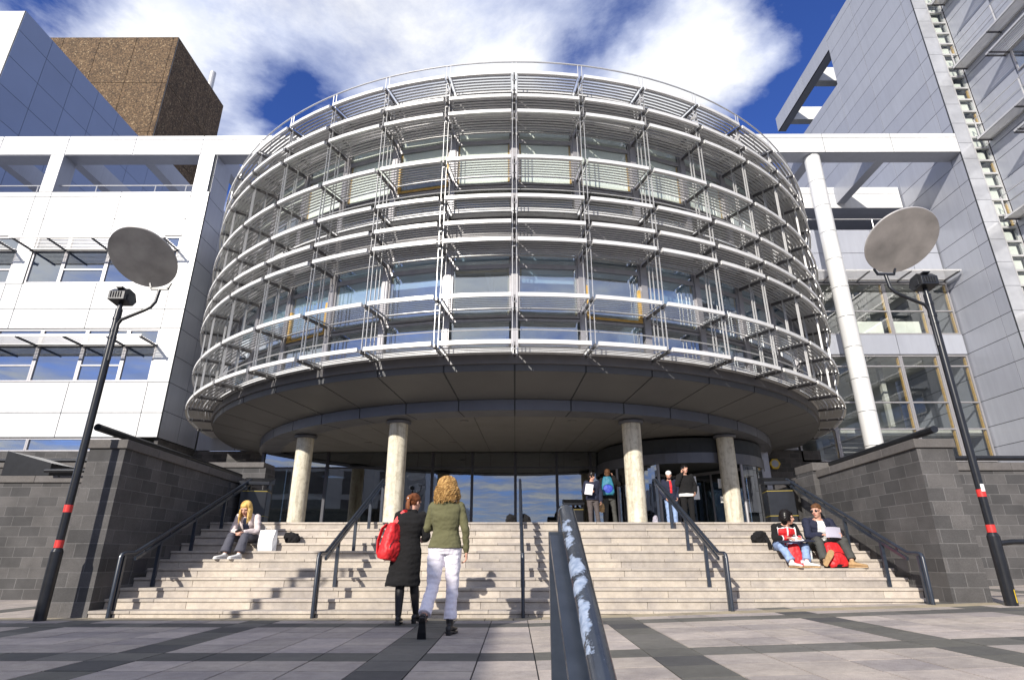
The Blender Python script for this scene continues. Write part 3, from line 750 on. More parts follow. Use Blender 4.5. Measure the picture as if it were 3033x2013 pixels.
# drum windows: modelled once for the bay k=0, both storeys share it
def win_mesh():
    o = {}
    F, G, T, B = MB(), MB(), MB(), MB()
    a0, a1 = 0, BAY
    def P(r, a, z): return (r * math.sin(a), -r * math.cos(a), z)
    def flat(mb, a, b_, z0, z1, dr_, th):
        """chord-flat panel between angles"""
        p, q = V(P(RW + dr_, a, 0)), V(P(RW + dr_, b_, 0)); n = V((-(q - p).y, (q - p).x, 0)).normalized() * th
        mb.add([p + V((0, 0, z0)), q + V((0, 0, z0)), q + n + V((0, 0, z0)), p + n + V((0, 0, z0)), p + V((0, 0, z1)), q + V((0, 0, z1)), q + n + V((0, 0, z1)), p + n + V((0, 0, z1))],
               [(0, 3, 2, 1), (4, 5, 6, 7), (0, 1, 5, 4), (1, 2, 6, 5), (2, 3, 7, 6), (3, 0, 4, 7)])
    e = .0075
    flat(F, a0 - e, a0 + e, .08, 3.02, .05, .18)                    # mullion
    for z0_, z1_ in ((.08, .13), (.93, 1.0), (1.03, 1.09), (2.46, 2.58), (2.93, 3.02)): flat(F, a0 + e, a1 - e, z0_, z1_, .0, .10)
    for (za, zb_) in ((1.09, 2.46), (2.58, 2.93)):
        for a in (a0 + e, a1 - e - .004): flat(F, a, a + .004, za, zb_, 0, .08)
    for (za, zb_) in ((.13, .93), (1.09, 2.46), (2.58, 2.93)): flat(G, a0 + e + .0042, a1 - e - .0042, za + .002, zb_ - .002, -.03, .008)
    for a, b_ in ((a0 + e + .001, a0 + e + .008), (a1 - e - .008, a1 - e - .001)): flat(T, a, b_, 1.09, 2.46, -.075, .03)
    flat(T, a0 + e, a1 - e, 1.02, 1.05, -.09, .1); flat(T, a0 + e, a1 - e, 2.44, 2.47, -.11, .1)
    return F, G, T, flat
F, G, T, flat = win_mesh()
fm = F.mesh('window', MT['frame']); gm = G.mesh('pane', MT['glass']); CM = MB()
for (aa, ab, za, zb_) in ((.010, .016, 1.06, 2.0), (BAY - .016, BAY - .010, 1.06, 2.0), (.010, BAY - .010, 1.04, 1.10)): flat(CM, aa, ab, za, zb_, .02, .05)
cm = CM.mesh('casement', MT['timber'])
gm2 = G.mesh('pane', MT['glassmid']); tm = T.mesh('timber_lining', MT['timber'])
bl = []
for i, (h1, h2) in enumerate(((1.0, 1), (.55, 1), (.3, 1), (.0, 1), (.8, 1), (.12, 0))):
    B = MB()
    e = .0125
    if h2: flat(B, e, BAY - e, 2.60, 2.92, -.07, .01)
    if h1 > 0: flat(B, e, BAY - e, 2.46 - 1.36 * h1, 2.45, -.08, .01)
    B.box((.0, .0, 0), (.001, .001, .001)) if not B.v else None
    bl.append(B.mesh('blind', MT['blind']))
B = MB()
for i in range(22): B.box((.30 + i * .055, -11.62, .16), (.335 + i * .055, -11.56, .60))
B.box((.29, -11.63, .60), (1.50, -11.55, .64)); B.box((.29, -11.61, .2), (1.5, -11.57, .24)); radm = B.mesh('radiator', MT['radiator'])
rnd = random.Random(3)
for st, zb in ((0, 4.77), (1, 8.86)):
    for k in range(-10, 10):
        w = bpy.data.objects.new('window', fm); COL.objects.link(w); w.parent = drum; w.location = (0, 0, Z(zb) - 1.41); w.rotation_euler = (0, 0, k * BAY)
        for me in (gm if st else gm2, tm): o = bpy.data.objects.new(me.name.split('.')[0], me); COL.objects.link(o); o.parent = w
        if st == 1: b_ = bl[0] if -5 <= k <= 4 and k not in (-2, -5) else bl[rnd.choice([1, 4, 0, 2])]
        else: b_ = bl[{-1: 3, 0: 2, -2: 2, -3: 1, 1: 5, 2: 1, -4: 4}.get(k, rnd.choice([1, 2, 3, 4]))]
        if k == -2 and st: b_ = bl[2]
        if (k, st) in ((1, 0), (-2, 1), (-4, 0)): o = bpy.data.objects.new('casement', cm); COL.objects.link(o); o.parent = w
        o = bpy.data.objects.new('blind', b_); COL.objects.link(o); o.parent = w
        if st == 0 and k in (-1, -3, -4): o = bpy.data.objects.new('radiator', radm); COL.objects.link(o); o.parent = w
mb = MB()                                                        # rooms behind the drum glass
for zb in (4.77, 8.86):
    mb.rev([(8.6, Z(zb)), (8.6, Z(zb + 3.4))], (0, 26, 0), 60)
    mb.rev([(.1, Z(zb - .02)), (RW - .3, Z(zb - .02)), (RW - .3, Z(zb + .06)), (.1, Z(zb + .06))], (0, 26, 0), 60)
    mb.rev([(.1, Z(zb + 3.1)), (RW - .3, Z(zb + 3.1))], (0, 26, 0), 60)
    for k in range(-10, 11, 2):
        mb.bar(pol(8.6, k * BAY, Z(zb + 1.6)), pol(RW - .35, k * BAY, Z(zb + 1.6)), .12, 3.0)
D_(mb, 'room_wall', MT['room'])
mb = MB()
for zb in (4.77, 8.86):
    for k in range(-10, 10):
        mb.bar(pol(9.4, (k + .5) * BAY, Z(zb + 3.02)), pol(11.3, (k + .5) * BAY, Z(zb + 3.02)), .16, .05)
D_(mb, 'ceiling_light', MT['clad'])

# ------------------------------------------------------------------ helper for flat window runs
def winrun(par, inv, name, x0s, y, z0, z1, mt_f, mt_g, trans=(), fw=.07, dep=.12, timber=False):
    """window frames facing -y between consecutive x positions"""
    for i in range(len(x0s) - 1):
        a, b_ = x0s[i] + .004, x0s[i + 1] - .004; mb = MB()
        for p, q in (((a, z0), (a + fw, z1)), ((b_ - fw, z0), (b_, z1)), ((a + fw, z0), (b_ - fw, z0 + fw)), ((a + fw, z1 - fw), (b_ - fw, z1))):
            mb.box((p[0], y, p[1]), (q[0], y + dep, q[1]))
        zs = [z0 + fw]
        tr = trans[i] if i < len(trans) else ()
        for t in tr: mb.box((a + fw, y + .01, t - .03), (b_ - fw, y + dep - .02, t + .03)); zs += [t - .03, t + .03]
        zs.append(z1 - fw)
        f = mb.build(name, mt_f, par); f.matrix_parent_inverse = inv
        mb = MB()
        for j in range(0, len(zs), 2): mb.box((a + fw, y + .05, zs[j]), (b_ - fw, y + .06, zs[j + 1]))
        mb.build('pane', mt_g, f)
        if timber:
            mb = MB(); mb.box((b_ - fw - .022, y + .07, z0 + fw), (b_ - fw, y + .20, z1 - fw)); mb.build('timber_lining', MT['timber'], f)
def shelf(par, inv, x0, x1, y0, y1, z, nb, brk, axis='x', mt='louvre'):
    """louvred sun shelf; y0 outer edge, y1 wall"""
    mb = MB()
    def P(x, y, zz): return (x, y, zz) if axis == 'x' else (y, x, zz)
    sg = 1 if y1 > y0 else -1
    def bx(a, b_): mb.box(P(*a), P(*b_))
    bx((x0, y0, z - .045), (x1, y0 + sg * .05, z + .045))
    bx((x0, y1 - sg * .05, z - .045), (x1, y1 - sg * .0, z + .045))
    for i in range(nb):
        yy = y0 + sg * (.10 + (abs(y1 - y0) - .18) * i / (nb - 1))
        a, b_ = V(P(x0, yy, z)), V(P(x1, yy, z)); mb.bar(a, b_, .045, .018)
    o = mb.build('sun_shelf', MT[mt], par); o.matrix_parent_inverse = inv
    for x in brk: mb = MB(); mb.bar(P(x, y0, z - .05), P(x, y1, z - .05), .03, .08); mb.build('bracket', MT['framedark'], o)
    return o

# ------------------------------------------------------------------ left white building
lb = empty('white_office_building', 'white panelled office building on the left with blue windows and an open roof frame', 'building', (-13.7, 22, 1.4))
LI = M.Translation(-V((-13.7, 22, 1.4)))
def L_(mb, nm, mt, **k): o = mb.build(nm, mt, lb, **k); o.matrix_parent_inverse = LI; return o
ub = [-40, -36.8, -33.6, -30.4, -27.2, -24.0, -21.5, -20.8, -17.65, -14.52, -13.7]
vb = [4.24, 5.2, 6.44, 8.72, 9.58, 10.76, 13.06, 13.9, 15.06, 15.32]
def skipL(u, v):
    if 6.44 < v < 8.72 and u < -14.52: return True
    if 10.76 < v < 13.06 and u < -14.52 and not (-21.5 < u < -20.8): return True
    return False
mb, jb = MB(), MB()
clad(mb, jb, (0, 22, CZ), (1, 0, 0), (0, 0, 1), (0, -1, 0), ub, vb, gap=.032, skip=skipL)
L_(mb, 'wall', MT['clad']); L_(jb, 'wall_joint', MT['joint'])
vs_ = [4.24, 5.3, 6.44, 7.55, 8.72, 9.58, 10.76, 11.9, 13.06, 13.9, 15.06, 16.2, 17.33]
mb, jb = MB(), MB()
clad(mb, jb, (-13.7, 22.031, CZ), (0, 1, 0), (0, 0, 1), (1, 0, 0), [0, 1.35, 2.75], vs_, skip=lambda u, v: v > 15.06 and u > 1.4)
L_(mb, 'side_wall', MT['cladgrey']); L_(jb, 'side_joint', MT['joint'])
cols = [-20.8, -19.35, -17.5, -15.8, -14.52]
colsA = [-33.5, -31.6, -29.8, -28.1, -26.3, -24.6, -22.9, -21.2] + cols[1:]
tA = [(Z(7.35),) if i % 2 else () for i in range(len(colsA))]
winrun(lb, LI, 'window', colsA, 22.04, Z(6.46), Z(8.70), MT['frame'], MT['glassblue'], [(Z(7.15), Z(7.98)) if i % 2 == 1 else (Z(7.98),) for i in range(20)])
winrun(lb, LI, 'window', cols, 22.04, Z(10.78), Z(13.04), MT['frame'], MT['glassblue'], [(Z(12.33),), (Z(11.45), Z(12.33)), (Z(12.33),), (Z(11.45), Z(12.33))])
winrun(lb, LI, 'window', [-29, -27.3, -25.2, -23.5, -21.5], 22.04, Z(10.78), Z(13.04), MT['frame'], MT['glassblue'], [(Z(12.33),), (Z(11.45), Z(12.33)), (Z(12.33),), (Z(11.45), Z(12.33))])
winrun(lb, LI, 'window', [-27.5, -25.3, -23.1, -20.9, -18.7, -16.5, -14.4], 22.06, Z(3.72), Z(4.22), MT['frame'], MT['glassblue'], fw=.05)
mb = MB(); mb.box((-40, 22.05, 1.4), (-13.75, 22.2, Z(3.70))); mb.box((-13.9, 22.2, 1.4), (-13.75, 24.8, Z(4.22))); L_(mb, 'plinth', MT['stonedark'])
shelf(lb, LI, -33.5, -14.47, 20.88, 22.0, Z(8.0), 9, colsA[1:] + [-14.5])
shelf(lb, LI, -20.95, -14.47, 20.88, 22.0, Z(12.36), 9, cols)
shelf(lb, LI, -29.0, -21.55, 20.88, 22.0, Z(12.36), 9, [-28.9, -27.3, -25.2, -23.5, -21.6])
# rooms / roof of the left block
mb = MB(); mb.box((-40, 22.6, Z(3.4)), (-14.0, 22.65, Z(3.7)))
mb.box((-40, 26.5, 1.4), (-14.0, 26.6, Z(15.0)))
for z in (5.9, 10.2, 14.7): mb.box((-40, 22.25, Z(z)), (-13.9, 26.5, Z(z + .28)))
L_(mb, 'room_wall', MT['room'])
mb = MB(); mb.box((-40, 22.04, Z(15.0)), (-13.74, 60, Z(15.28))); L_(mb, 'terrace_floor', MT['cladgrey'])
# open frame on the roof
mb, jb = MB(), MB()
clad(mb, jb, (0, 22, CZ), (1, 0, 0), (0, 0, 1), (0, -1, 0), [-40, -36.5, -33.3, -30.1, -26.9, -23.9, -20.8, -17.65, -14.5, -11.3, -8.1, -4.9], [17.35, 18.17, 18.4], gap=.04)
for x in (-21.42, -14.52, -28.3): clad(mb, jb, (x, 22, CZ), (1, 0, 0), (0, 0, 1), (0, -1, 0), [0, .7 if x > -20 else .62], [15.32, 16.35, 17.35])
L_(mb, 'roof_frame', MT['clad'])
mb = MB(); mb.box((-40, 22.031, Z(17.34)), (-4.9, 22.75, Z(18.38)))
for x in (-21.42, -14.52, -28.3): mb.box((x + .005, 22.031, Z(15.3)), (x + (.695 if x > -20 else .615), 22.8, Z(17.335)))
for x in (-24.3, -20.8, -17.3, -13.98, -10.6): mb.box((x - .22, 22.755, Z(17.36)), (x + .22, 27.5, Z(18.3)))
L_(mb, 'roof_beam', MT['cladgrey'])
mb = MB(); mb.tube([(-40, 22.3, Z(15.85)), (-14.6, 22.3, Z(15.85))], .03, 8)
for x in frange(-38, -15, 2.7): mb.tube([(x, 22.3, Z(15.3)), (x, 22.3, Z(15.85))], .025, 6)
L_(mb, 'roof_railing', MT['louvre'])

# ------------------------------------------------------------------ slate-blue block behind it
bb = empty('tower_block', 'tall block at the upper left corner with a slate blue side wall and white front', 'building', (-27.5, 24, 16)); BI = M.Translation(-V((-27.5, 24, 16)))
mb, jb = MB(), MB()
vv = [15.3, 16.25, 18.1, 19.95, 21.8, 23.65, 25.5, 27.35, 28.75]
clad(mb, jb, (-27.5, 24, CZ), (0, 1, 0), (0, 0, 1), (1, 0, 0), frange(0, 40, 2.02), vv)
o = mb.build('side_wall', MT['cladblue'], bb); o.matrix_parent_inverse = BI; o = jb.build('side_joint', MT['joint'], bb); o.matrix_parent_inverse = BI
mb, jb = MB(), MB()
clad(mb, jb, (-27.5, 24, CZ), (-1, 0, 0), (0, 0, 1), (0, -1, 0), frange(.03, 14, 1.75), vv)
o = mb.build('front_wall', MT['clad'], bb); o.matrix_parent_inverse = BI; o = jb.build('front_joint', MT['joint'], bb); o.matrix_parent_inverse = BI
mb = MB(); mb.box((-41.4, 24.1, Z(15.3)), (-27.6, 64, Z(28.7))); o = mb.build('block_core', MT['joint'], bb); o.matrix_parent_inverse = BI

# ------------------------------------------------------------------ brown aggregate tower
bt = empty('concrete_tower', 'brown pebble-dash concrete tower rising behind the slate blue block', 'building', (-30.8, 40, 10)); BI = M.Translation(-V((-30.8, 40, 10)))
mb, jb = MB(), MB()
vv = frange(10.5, 44.6, 5.3); vv = [44.6 - 5.35 * i for i in range(7)][::-1]
clad(mb, jb, (-30.8, 40, CZ), (-1, 0, 0), (0, 0, 1), (0, -1, 0), [0, .45] + [.45 + 3.35 * i for i in range(1, 9)], vv, .045, .12)
clad(mb, jb, (-30.8, 40.121, CZ), (0, 1, 0), (0, 0, 1), (1, 0, 0), [0, 3.1, 6.2, 8.6], vv, .045, .12)
o = mb.build('wall', MT['aggregate'], bt); o.matrix_parent_inverse = BI
jmat = paint('pale_mortar_joint', (.30, .27, .24), .9)
o = jb.build('wall_joint', jmat, bt); o.matrix_parent_inverse = BI
mb = MB(); mb.box((-57, 40.2, Z(12.6)), (-31, 48.6, Z(44.5))); o = mb.build('tower_core', MT['joint'], bt); o.matrix_parent_inverse = BI
mb = MB(); mb.tube([(-31.3, 46.6, Z(44)), (-31.3, 46.6, Z(47.0))], .3, 16); o = mb.build('flue', MT['louvre'], bt, smooth=True); o.matrix_parent_inverse = BI
mb = MB(); mb.box((-30.79, 47.4, Z(34.8)), (-29.9, 48.4, Z(39.6))); o = mb.build('vent_box', MT['cladgrey'], bt); o.matrix_parent_inverse = BI

# ------------------------------------------------------------------ rear wall between the wings and right court
rb = empty('court_building', 'grey panelled wall with yellow-lined windows in the corner between drum and tall right wing', 'building', (20.5, 24.8, 1.4)); RI = M.Translation(-V((20.5, 24.8, 1.4)))
def R_(mb, nm, mt, **k): o = mb.build(nm, mt, rb, **k); o.matrix_parent_inverse = RI; return o
ubr = [-13.67, -12.0, -10.3, 10.3, 12.1, 13.9, 15.65, 17.4, 19.1, 20.44]
vbr = [4.2, 5.15, 6.3, 8.5, 9.46, 12.1, 13.66, 14.95]
mb, jb = MB(), MB()
clad(mb, jb, (0, 24.8, CZ), (1, 0, 0), (0, 0, 1), (0, -1, 0), ubr, vbr, skip=lambda u, v: (u > 12.1 and (v < 8.5 or 9.46 < v < 12.1)) )
R_(mb, 'wall', MT['cladgrey']); R_(jb, 'wall_joint', MT['joint'])
mb = MB(); mb.box((-13.74, 24.84, 1.4), (-9.73, 25.0, Z(4.185))); R_(mb, 'plinth', MT['stonedark'])
mb = MB(); mb.box((9.78, 24.84, 1.4), (13.0, 25.0, Z(4.185))); mb.box((13.0, 24.84, 1.4), (20.45, 25.0, Z(3.7))); R_(mb, 'plinth', MT['stonedark'])
mx = [12.2, 13.9, 15.65, 17.4, 19.1, 20.43]
winrun(rb, RI, 'window', mx, 24.84, Z(9.47), Z(12.08), MT['frame'], MT['glass'], [(Z(10.64),)] * 6, timber=True)
winrun(rb, RI, 'window', mx, 24.84, Z(3.72), Z(8.48), MT['frame'], MT['glass'], [(Z(5.12), Z(6.3), Z(7.96))] * 6, timber=True)
shelf(rb, RI, 12.3, 20.4, 23.75, 24.8, Z(12.2), 9, [12.4, 14.6, 16.2, 18.1, 20.3])
mb = MB(); mb.box((-13, 25.05, Z(14.6)), (20.4, 33, Z(14.93))); R_(mb, 'terrace_floor', MT['cladgrey'])
mb = MB(); mb.box((12.2, 30, 1.4), (20.4, 30.1, Z(14.6)))
for z in (4.9, 8.7, 12.4): mb.box((12.2, 25.2, Z(z)), (20.4, 30, Z(z + .3)))
for x in (13.9, 17.4): mb.box((x - .1, 26.4, Z(3.7)), (x + .1, 26.6, Z(14)))
R_(mb, 'room_wall', MT['room'])
for x in (13.0, 15.9, 17.65):                                    # white boards / radiators showing in the windows
    mb = MB(); mb.box((x, 25.3, Z(9.6)), (x + 1.35, 25.36, Z(10.3))); mb.box((x + .1, 25.28, Z(9.66)), (x + 1.25, 25.3, Z(10.24))); R_(mb, 'window_panel', MT['blind'])
mb = MB()
for i in range(5): mb.tube([(14, 25.4 + .1 * i, Z(4.0 + i * .22)), (17.6, 25.4 + .1 * i, Z(4.0 + i * .22))], .02, 6)
R_(mb, 'inside_railing', MT['louvre'])
mb, jb = MB(), MB()
clad(mb, jb, (0, 26.2, CZ), (1, 0, 0), (0, 0, 1), (0, -1, 0), [11.0, 14.0, 15.7, 20.44], [17.1, 18.0, 18.4]); R_(mb, 'canopy_edge', MT['clad'])
mb = MB(); mb.box((11.0, 26.24, Z(17.11)), (20.44, 33, Z(18.38))); mb.box((11, 32, Z(14.9)), (20.44, 32.2, Z(17.1))); R_(mb, 'canopy_soffit', MT['cladgrey'])
mb = MB(); mb.tube([(12.6, 24.9, Z(15.6)), (20.4, 24.9, Z(15.6))], .03, 8)
for x in (13.6, 15.7, 17.7, 19.7): mb.tube([(x, 24.9, Z(14.9)), (x, 24.9, Z(15.6))], .025, 6)
R_(mb, 'terrace_railing', MT['louvre'])

# right front beam on the white round column
rf = empty('roof_frame', 'long white beam on a tall round white column between the drum and the tall right wing', 'roof frame', (13.84, 22, 1.4)); FI = M.Translation(-V((13.84, 22, 1.4)))
mb, jb = MB(), MB()
clad(mb, jb, (0, 22, CZ), (1, 0, 0), (0, 0, 1), (0, -1, 0), [-4.9, -1.7, 1.5, 4.7, 7.9, 11.1, 14.3, 17.45, 20.5], [17.35, 18.17, 18.4])
o = mb.build('beam', MT['clad'], rf); o.matrix_parent_inverse = FI; o = jb.build('beam_joint', MT['joint'], rf); o.matrix_parent_inverse = FI
mb = MB(); mb.box((-4.9, 22.031, Z(17.34)), (20.48, 22.75, Z(18.38)))
for x in (13.84, 17.2): mb.box((x - .22, 22.755, Z(17.36)), (x + .22, 26.2, Z(18.3)))
o = mb.build('cross_beam', MT['cladgrey'], rf); o.matrix_parent_inverse = FI
mb = MB(); zz = frange(Z(2.6), Z(17.33), 1.335)
for a, b_ in zip(zz, zz[1:]): mb.tube([(13.84, 22.38, a + .012), (13.84, 22.38, b_ - .012)], .335, 36)
c = mb.build('column', MT['clad'], rf, smooth=True); c.matrix_parent_inverse = FI
mb = MB(); mb.tube([(13.84, 22.38, 1.4), (13.84, 22.38, Z(17.34))], .31, 28); mb.build('column_core', MT['joint'], c)

# ------------------------------------------------------------------ tall right wing
tw = empty('tall_wing', 'tall blue-grey panelled office wing filling the right side of the photo with glazed front strip', 'building', (20.5, 22, 1.4)); TI = M.Translation(-V((20.5, 22, 1.4)))
def T_(mb, nm, mt, **k): o = mb.build(nm, mt, tw, **k); o.matrix_parent_inverse = TI; return o
lev = []
for b0 in (1.0, 5.2, 9.45, 13.65, 17.85, 22.05, 26.25, 30.45):
    lev += [b0, b0 + 1.12, b0 + 2.24, b0 + 3.33]
lev = [l for l in lev if l < 31.9] + [32.1]
ul = [0, .6, 4.2, 6.8] ; 
low = [l for l in lev if l <= 27.9] + [28.0]
mb, jb = MB(), MB()
clad(mb, jb, (20.5, 22.04, CZ), (0, 1, 0), (0, 0, 1), (-1, 0, 0), [0, .62, 4.1, 6.83], lev)
clad(mb, jb, (20.5, 22.04, CZ), (0, 1, 0), (0, 0, 1), (-1, 0, 0), [6.83, 10.3, 13.8, 17.3, 21], sorted(set(low)))
clad(mb, jb, (20.5, 22.04, CZ), (0, 1, 0), (0, 0, 1), (-1, 0, 0), [6.83, 10.3, 14.6], [30.85, 32.1])
T_(mb, 'side_wall', MT['cladgrey']); T_(jb, 'side_joint', MT['joint'])
mb = MB(); mb.box((20.545, 28.9, Z(30.85)), (21.1, 36.64, Z(32.08))); 
T_(mb, 'roof_beam', MT['cladgrey'])
mb = MB()
for y in (31.5, 35.3): mb.box((21.105, y, Z(30.87)), (30, y + .55, Z(32.05)))
T_(mb, 'cross_beam', MT['clad'])
mb = MB(); mb.box((20.56, 22.3, 1.4), (40, 28.85, Z(32.05))); mb.box((20.56, 28.855, 1.4), (40, 43, Z(27.95))); T_(mb, 'wing_core', MT['joint'])
mb, jb = MB(), MB()
clad(mb, jb, (20.5, 22.0, CZ), (1, 0, 0), (0, 0, 1), (0, -1, 0), [0, .66], lev, .016, .035)
T_(mb, 'corner_strip', MT['stripe_grey']); T_(jb, 'corner_joint', MT['joint'])
# glazed strip
fl = [5.2, 9.45, 13.65, 17.85, 22.05, 26.25, 30.45]
for b0 in fl:
    zz = [b0 - 3.15, b0 - 2.45, b0 - 1.75, b0 - 1.05, b0 - .35, b0 + .5, b0 + 1.05]
    zz = [b0 - 3.1, b0 - 2.4, b0 - 1.7, b0 - 1.0, b0 - .3, b0 + .3, b0 + 1.05]
    for a, b_ in zip(zz, zz[1:]):
        if a < 3: continue
        mb = MB(); x0, x1 = 21.18, 21.92
        for p, q in (((x0, a), (x0 + .05, b_)), ((x1 - .05, a), (x1, b_)), ((x0 + .05, a), (x1 - .05, a + .09))): mb.box((p[0], 22.02, Z(p[1])), (q[0], 22.14, Z(q[1])))
        f = T_(mb, 'window', MT['louvre'])
        mb = MB(); mb.box((x0 + .05, 22.07, Z(a + .09)), (x1 - .05, 22.08, Z(b_))); mb.build('pane', MT['glass'], f)
        mb = MB(); mb.box((x0 + .06, 22.2, Z(a + .10)), (x1 - .2, 22.21, Z(a + .10 + (b_ - a) * random.choice([.5, .7, .86])))); mb.build('blind', MT['blind'], f)
        mb = MB(); mb.box((x1 - .1, 22.1, Z(a + .12)), (x1 - .052, 22.18, Z(b_ - .05))); mb.build('window_lining', MT['timber'] if random.random() < .3 else MT['louvre'], f)
# wing facade facing the drum
mb, jb = MB(), MB()
ys = [22.0, 19.7, 17.2, 14.7, 12.2, 9.7, 7.5]
lev2 = []
for b0 in fl: lev2 += [b0 - 1.05, b0 - .3, b0 + 1.05, b0 + 2.1]
lev2 = [2.2] + lev2
clad(mb, jb, (21.93, 22.0, CZ), (0, -1, 0), (0, 0, 1), (-1, 0, 0), [22 - y for y in ys], lev2, skip=lambda u, v: u > 2.3 and any(b0 - 1.05 < v < b0 - .3 or b0 - .3 < v < b0 + .2 for b0 in fl) and False)
T_(mb, 'facade_wall', MT['cladgrey']); T_(jb, 'facade_joint', MT['joint'])
mb = MB(); mb.box((22.1, 7.5, 1.0), (32, 22.2, Z(32.4))); T_(mb, 'facade_core', MT['joint'])
for b0 in fl:
    for (y0, y1, z, w_) in ((7.6, 21.8, b0 + .05, .68), (7.6, 19.9, b0 - 1.12, .9)):
        shelf(tw, TI, y0, y1, 21.93 - w_, 21.92, Z(z), 8, frange(y0 + .1, y1, 2.4), 'y')
    mb = MB()
    for y in (21.7, 19.2, 16.7, 14.2, 11.7): mb.bar((21.3, y, Z(b0 + .1)), (21.3, y, Z(b0 + 1.05)), .05, .03, (0, 1, 0))
    mb.tube([(21.3, 21.75, Z(b0 + 1.05)), (21.3, 8, Z(b0 + 1.05))], .02, 6); mb.tube([(21.3, 21.75, Z(b0 + .6)), (21.3, 8, Z(b0 + .6))], .014, 6)
    T_(mb, 'maintenance_rail', MT['louvre'])
    for i, ya in enumerate((19.6, 17.6, 15.6, 13.6, 11.6, 9.6)):
        mb = MB(); 
        for p, q in (((ya, -2.35), (ya - .07, -1.2)), ((ya - 1.93, -2.35), (ya - 2.0, -1.2)), ((ya - .07, -2.35), (ya - 1.93, -2.27)), ((ya - .07, -1.28), (ya - 1.93, -1.2))):
            mb.box((21.86, p[0], Z(b0 + p[1])), (21.95, q[0], Z(b0 + q[1])))
        f = T_(mb, 'side_window', MT['frame'])
        mb = MB(); mb.box((21.885, ya - .07, Z(b0 - 2.27)), (21.895, ya - 1.93, Z(b0 - 1.28))); mb.build('pane', MT['glassblue'], f)

# ------------------------------------------------------------------ building behind the viewpoint (casts the shade over the left of the plaza)
ob = empty('office_block', 'long pale block behind the viewpoint whose shade covers the left half of the plaza', 'building', (-9.9, -18, -1.6)); OI = M.Translation(-V((-9.9, -18, -1.6)))
OBX, OBY, OBH = -7.75, -6.4, 8.0
mb = MB(); mb.box((-60, -60, -1.6), (OBX, OBY, OBH)); o = mb.build('block_wall', MT['cladgrey'], ob); o.matrix_parent_inverse = OI
for fl_ in range(3):
    for i in range(8):
        x = OBX - 2.2 - i * 3.2; mb = MB(); mb.box((x - 1.8, OBY - .01, 1.0 + fl_ * 2.4), (x, OBY + .06, 2.9 + fl_ * 2.4)); o = mb.build('window', MT['framedark'], ob); o.matrix_parent_inverse = OI

# alarm box
a = empty('alarm_box', 'yellow hexagonal alarm box on the dark stone wall under the drum', 'alarm box', (10.95, 24.83, Z(3.62)))
mb = MB(); mb.loft([[(.24 * math.cos(R(60 * i)), y, .24 * math.sin(R(60 * i))) for i in range(6)] for y in (0, -.14)]); mb.build('casing', MT['yellow'], a, bevel=.02)
mb = MB(); mb.loft([[(.16 * math.cos(R(60 * i + 30)), y, .16 * math.sin(R(60 * i + 30))) for i in range(6)] for y in (-.141, -.15)]); mb.box((-.1, -.156, -.03), (.1, -.15, .04)); mb.build('cover', MT['cladgrey'], a)
#PART4
# ------------------------------------------------------------------ people
def vox(mb, name, mats, parent, size=.01, it=2, disp=None, regions=None):
    """fuse overlapping closed pieces into one continuous surface"""
    me = bpy.data.meshes.new('tmp'); me.from_pydata(mb.v, [], mb.f); o = bpy.data.objects.new('tmp', me); COL.objects.link(o)
    m = o.modifiers.new('r', 'REMESH'); m.mode = 'VOXEL'; m.voxel_size = size; m.use_smooth_shade = True
    if it: s = o.modifiers.new('s', 'SMOOTH'); s.factor = .5; s.iterations = it
    dg = bpy.context.evaluated_depsgraph_get(); dg.update()
    nm = bpy.data.meshes.new_from_object(o.evaluated_get(dg)); bpy.data.objects.remove(o); bpy.data.meshes.remove(me)
    nm.name = name; nm.materials.clear()
    if not isinstance(mats, (list, tuple)): mats = [mats]
    for m_ in mats: nm.materials.append(m_)
    if disp:
        ns = [v.normal.copy() for v in nm.vertices]
        for v, n in zip(nm.vertices, ns): v.co += n * disp(v.co)
    nm.polygons.foreach_set('use_smooth', [True] * len(nm.polygons))
    if regions:
        for p in nm.polygons:
            c = p.center
            for fn, idx in regions:
                if fn(c): p.material_index = idx
    nm.update(); ob = bpy.data.objects.new(name, nm); COL.objects.link(ob)
    if parent: ob.parent = parent
    return ob
def folds(amp=.006, f=(9, 9, 22), f2=38):
    def d(c): return amp * (noise.noise(V((c.x * f[0], c.y * f[1], c.z * f[2]))) * 1.2 + .5 * noise.noise(c * f2) + .35 * abs(noise.noise(V((c.x * 5, c.y * 5, c.z * 34)))))
    return d
STAND = dict(pel=(0, 0, .95), wai=(0, 0, 1.10), che=(0, -.01, 1.27), nec=(0, -.015, 1.45), hea=(0, .02, 1.585),
             shL=(-.165, -.01, 1.395), shR=(.165, -.01, 1.395), elL=(-.215, -.03, 1.13), elR=(.215, -.03, 1.13), wrL=(-.225, .03, .89), wrR=(.225, .03, .89),
             hiL=(-.088, 0, .92), hiR=(.088, 0, .92), knL=(-.095, .02, .50), knR=(.095, .02, .50), anL=(-.10, -.02, .10), anR=(.10, -.02, .10))
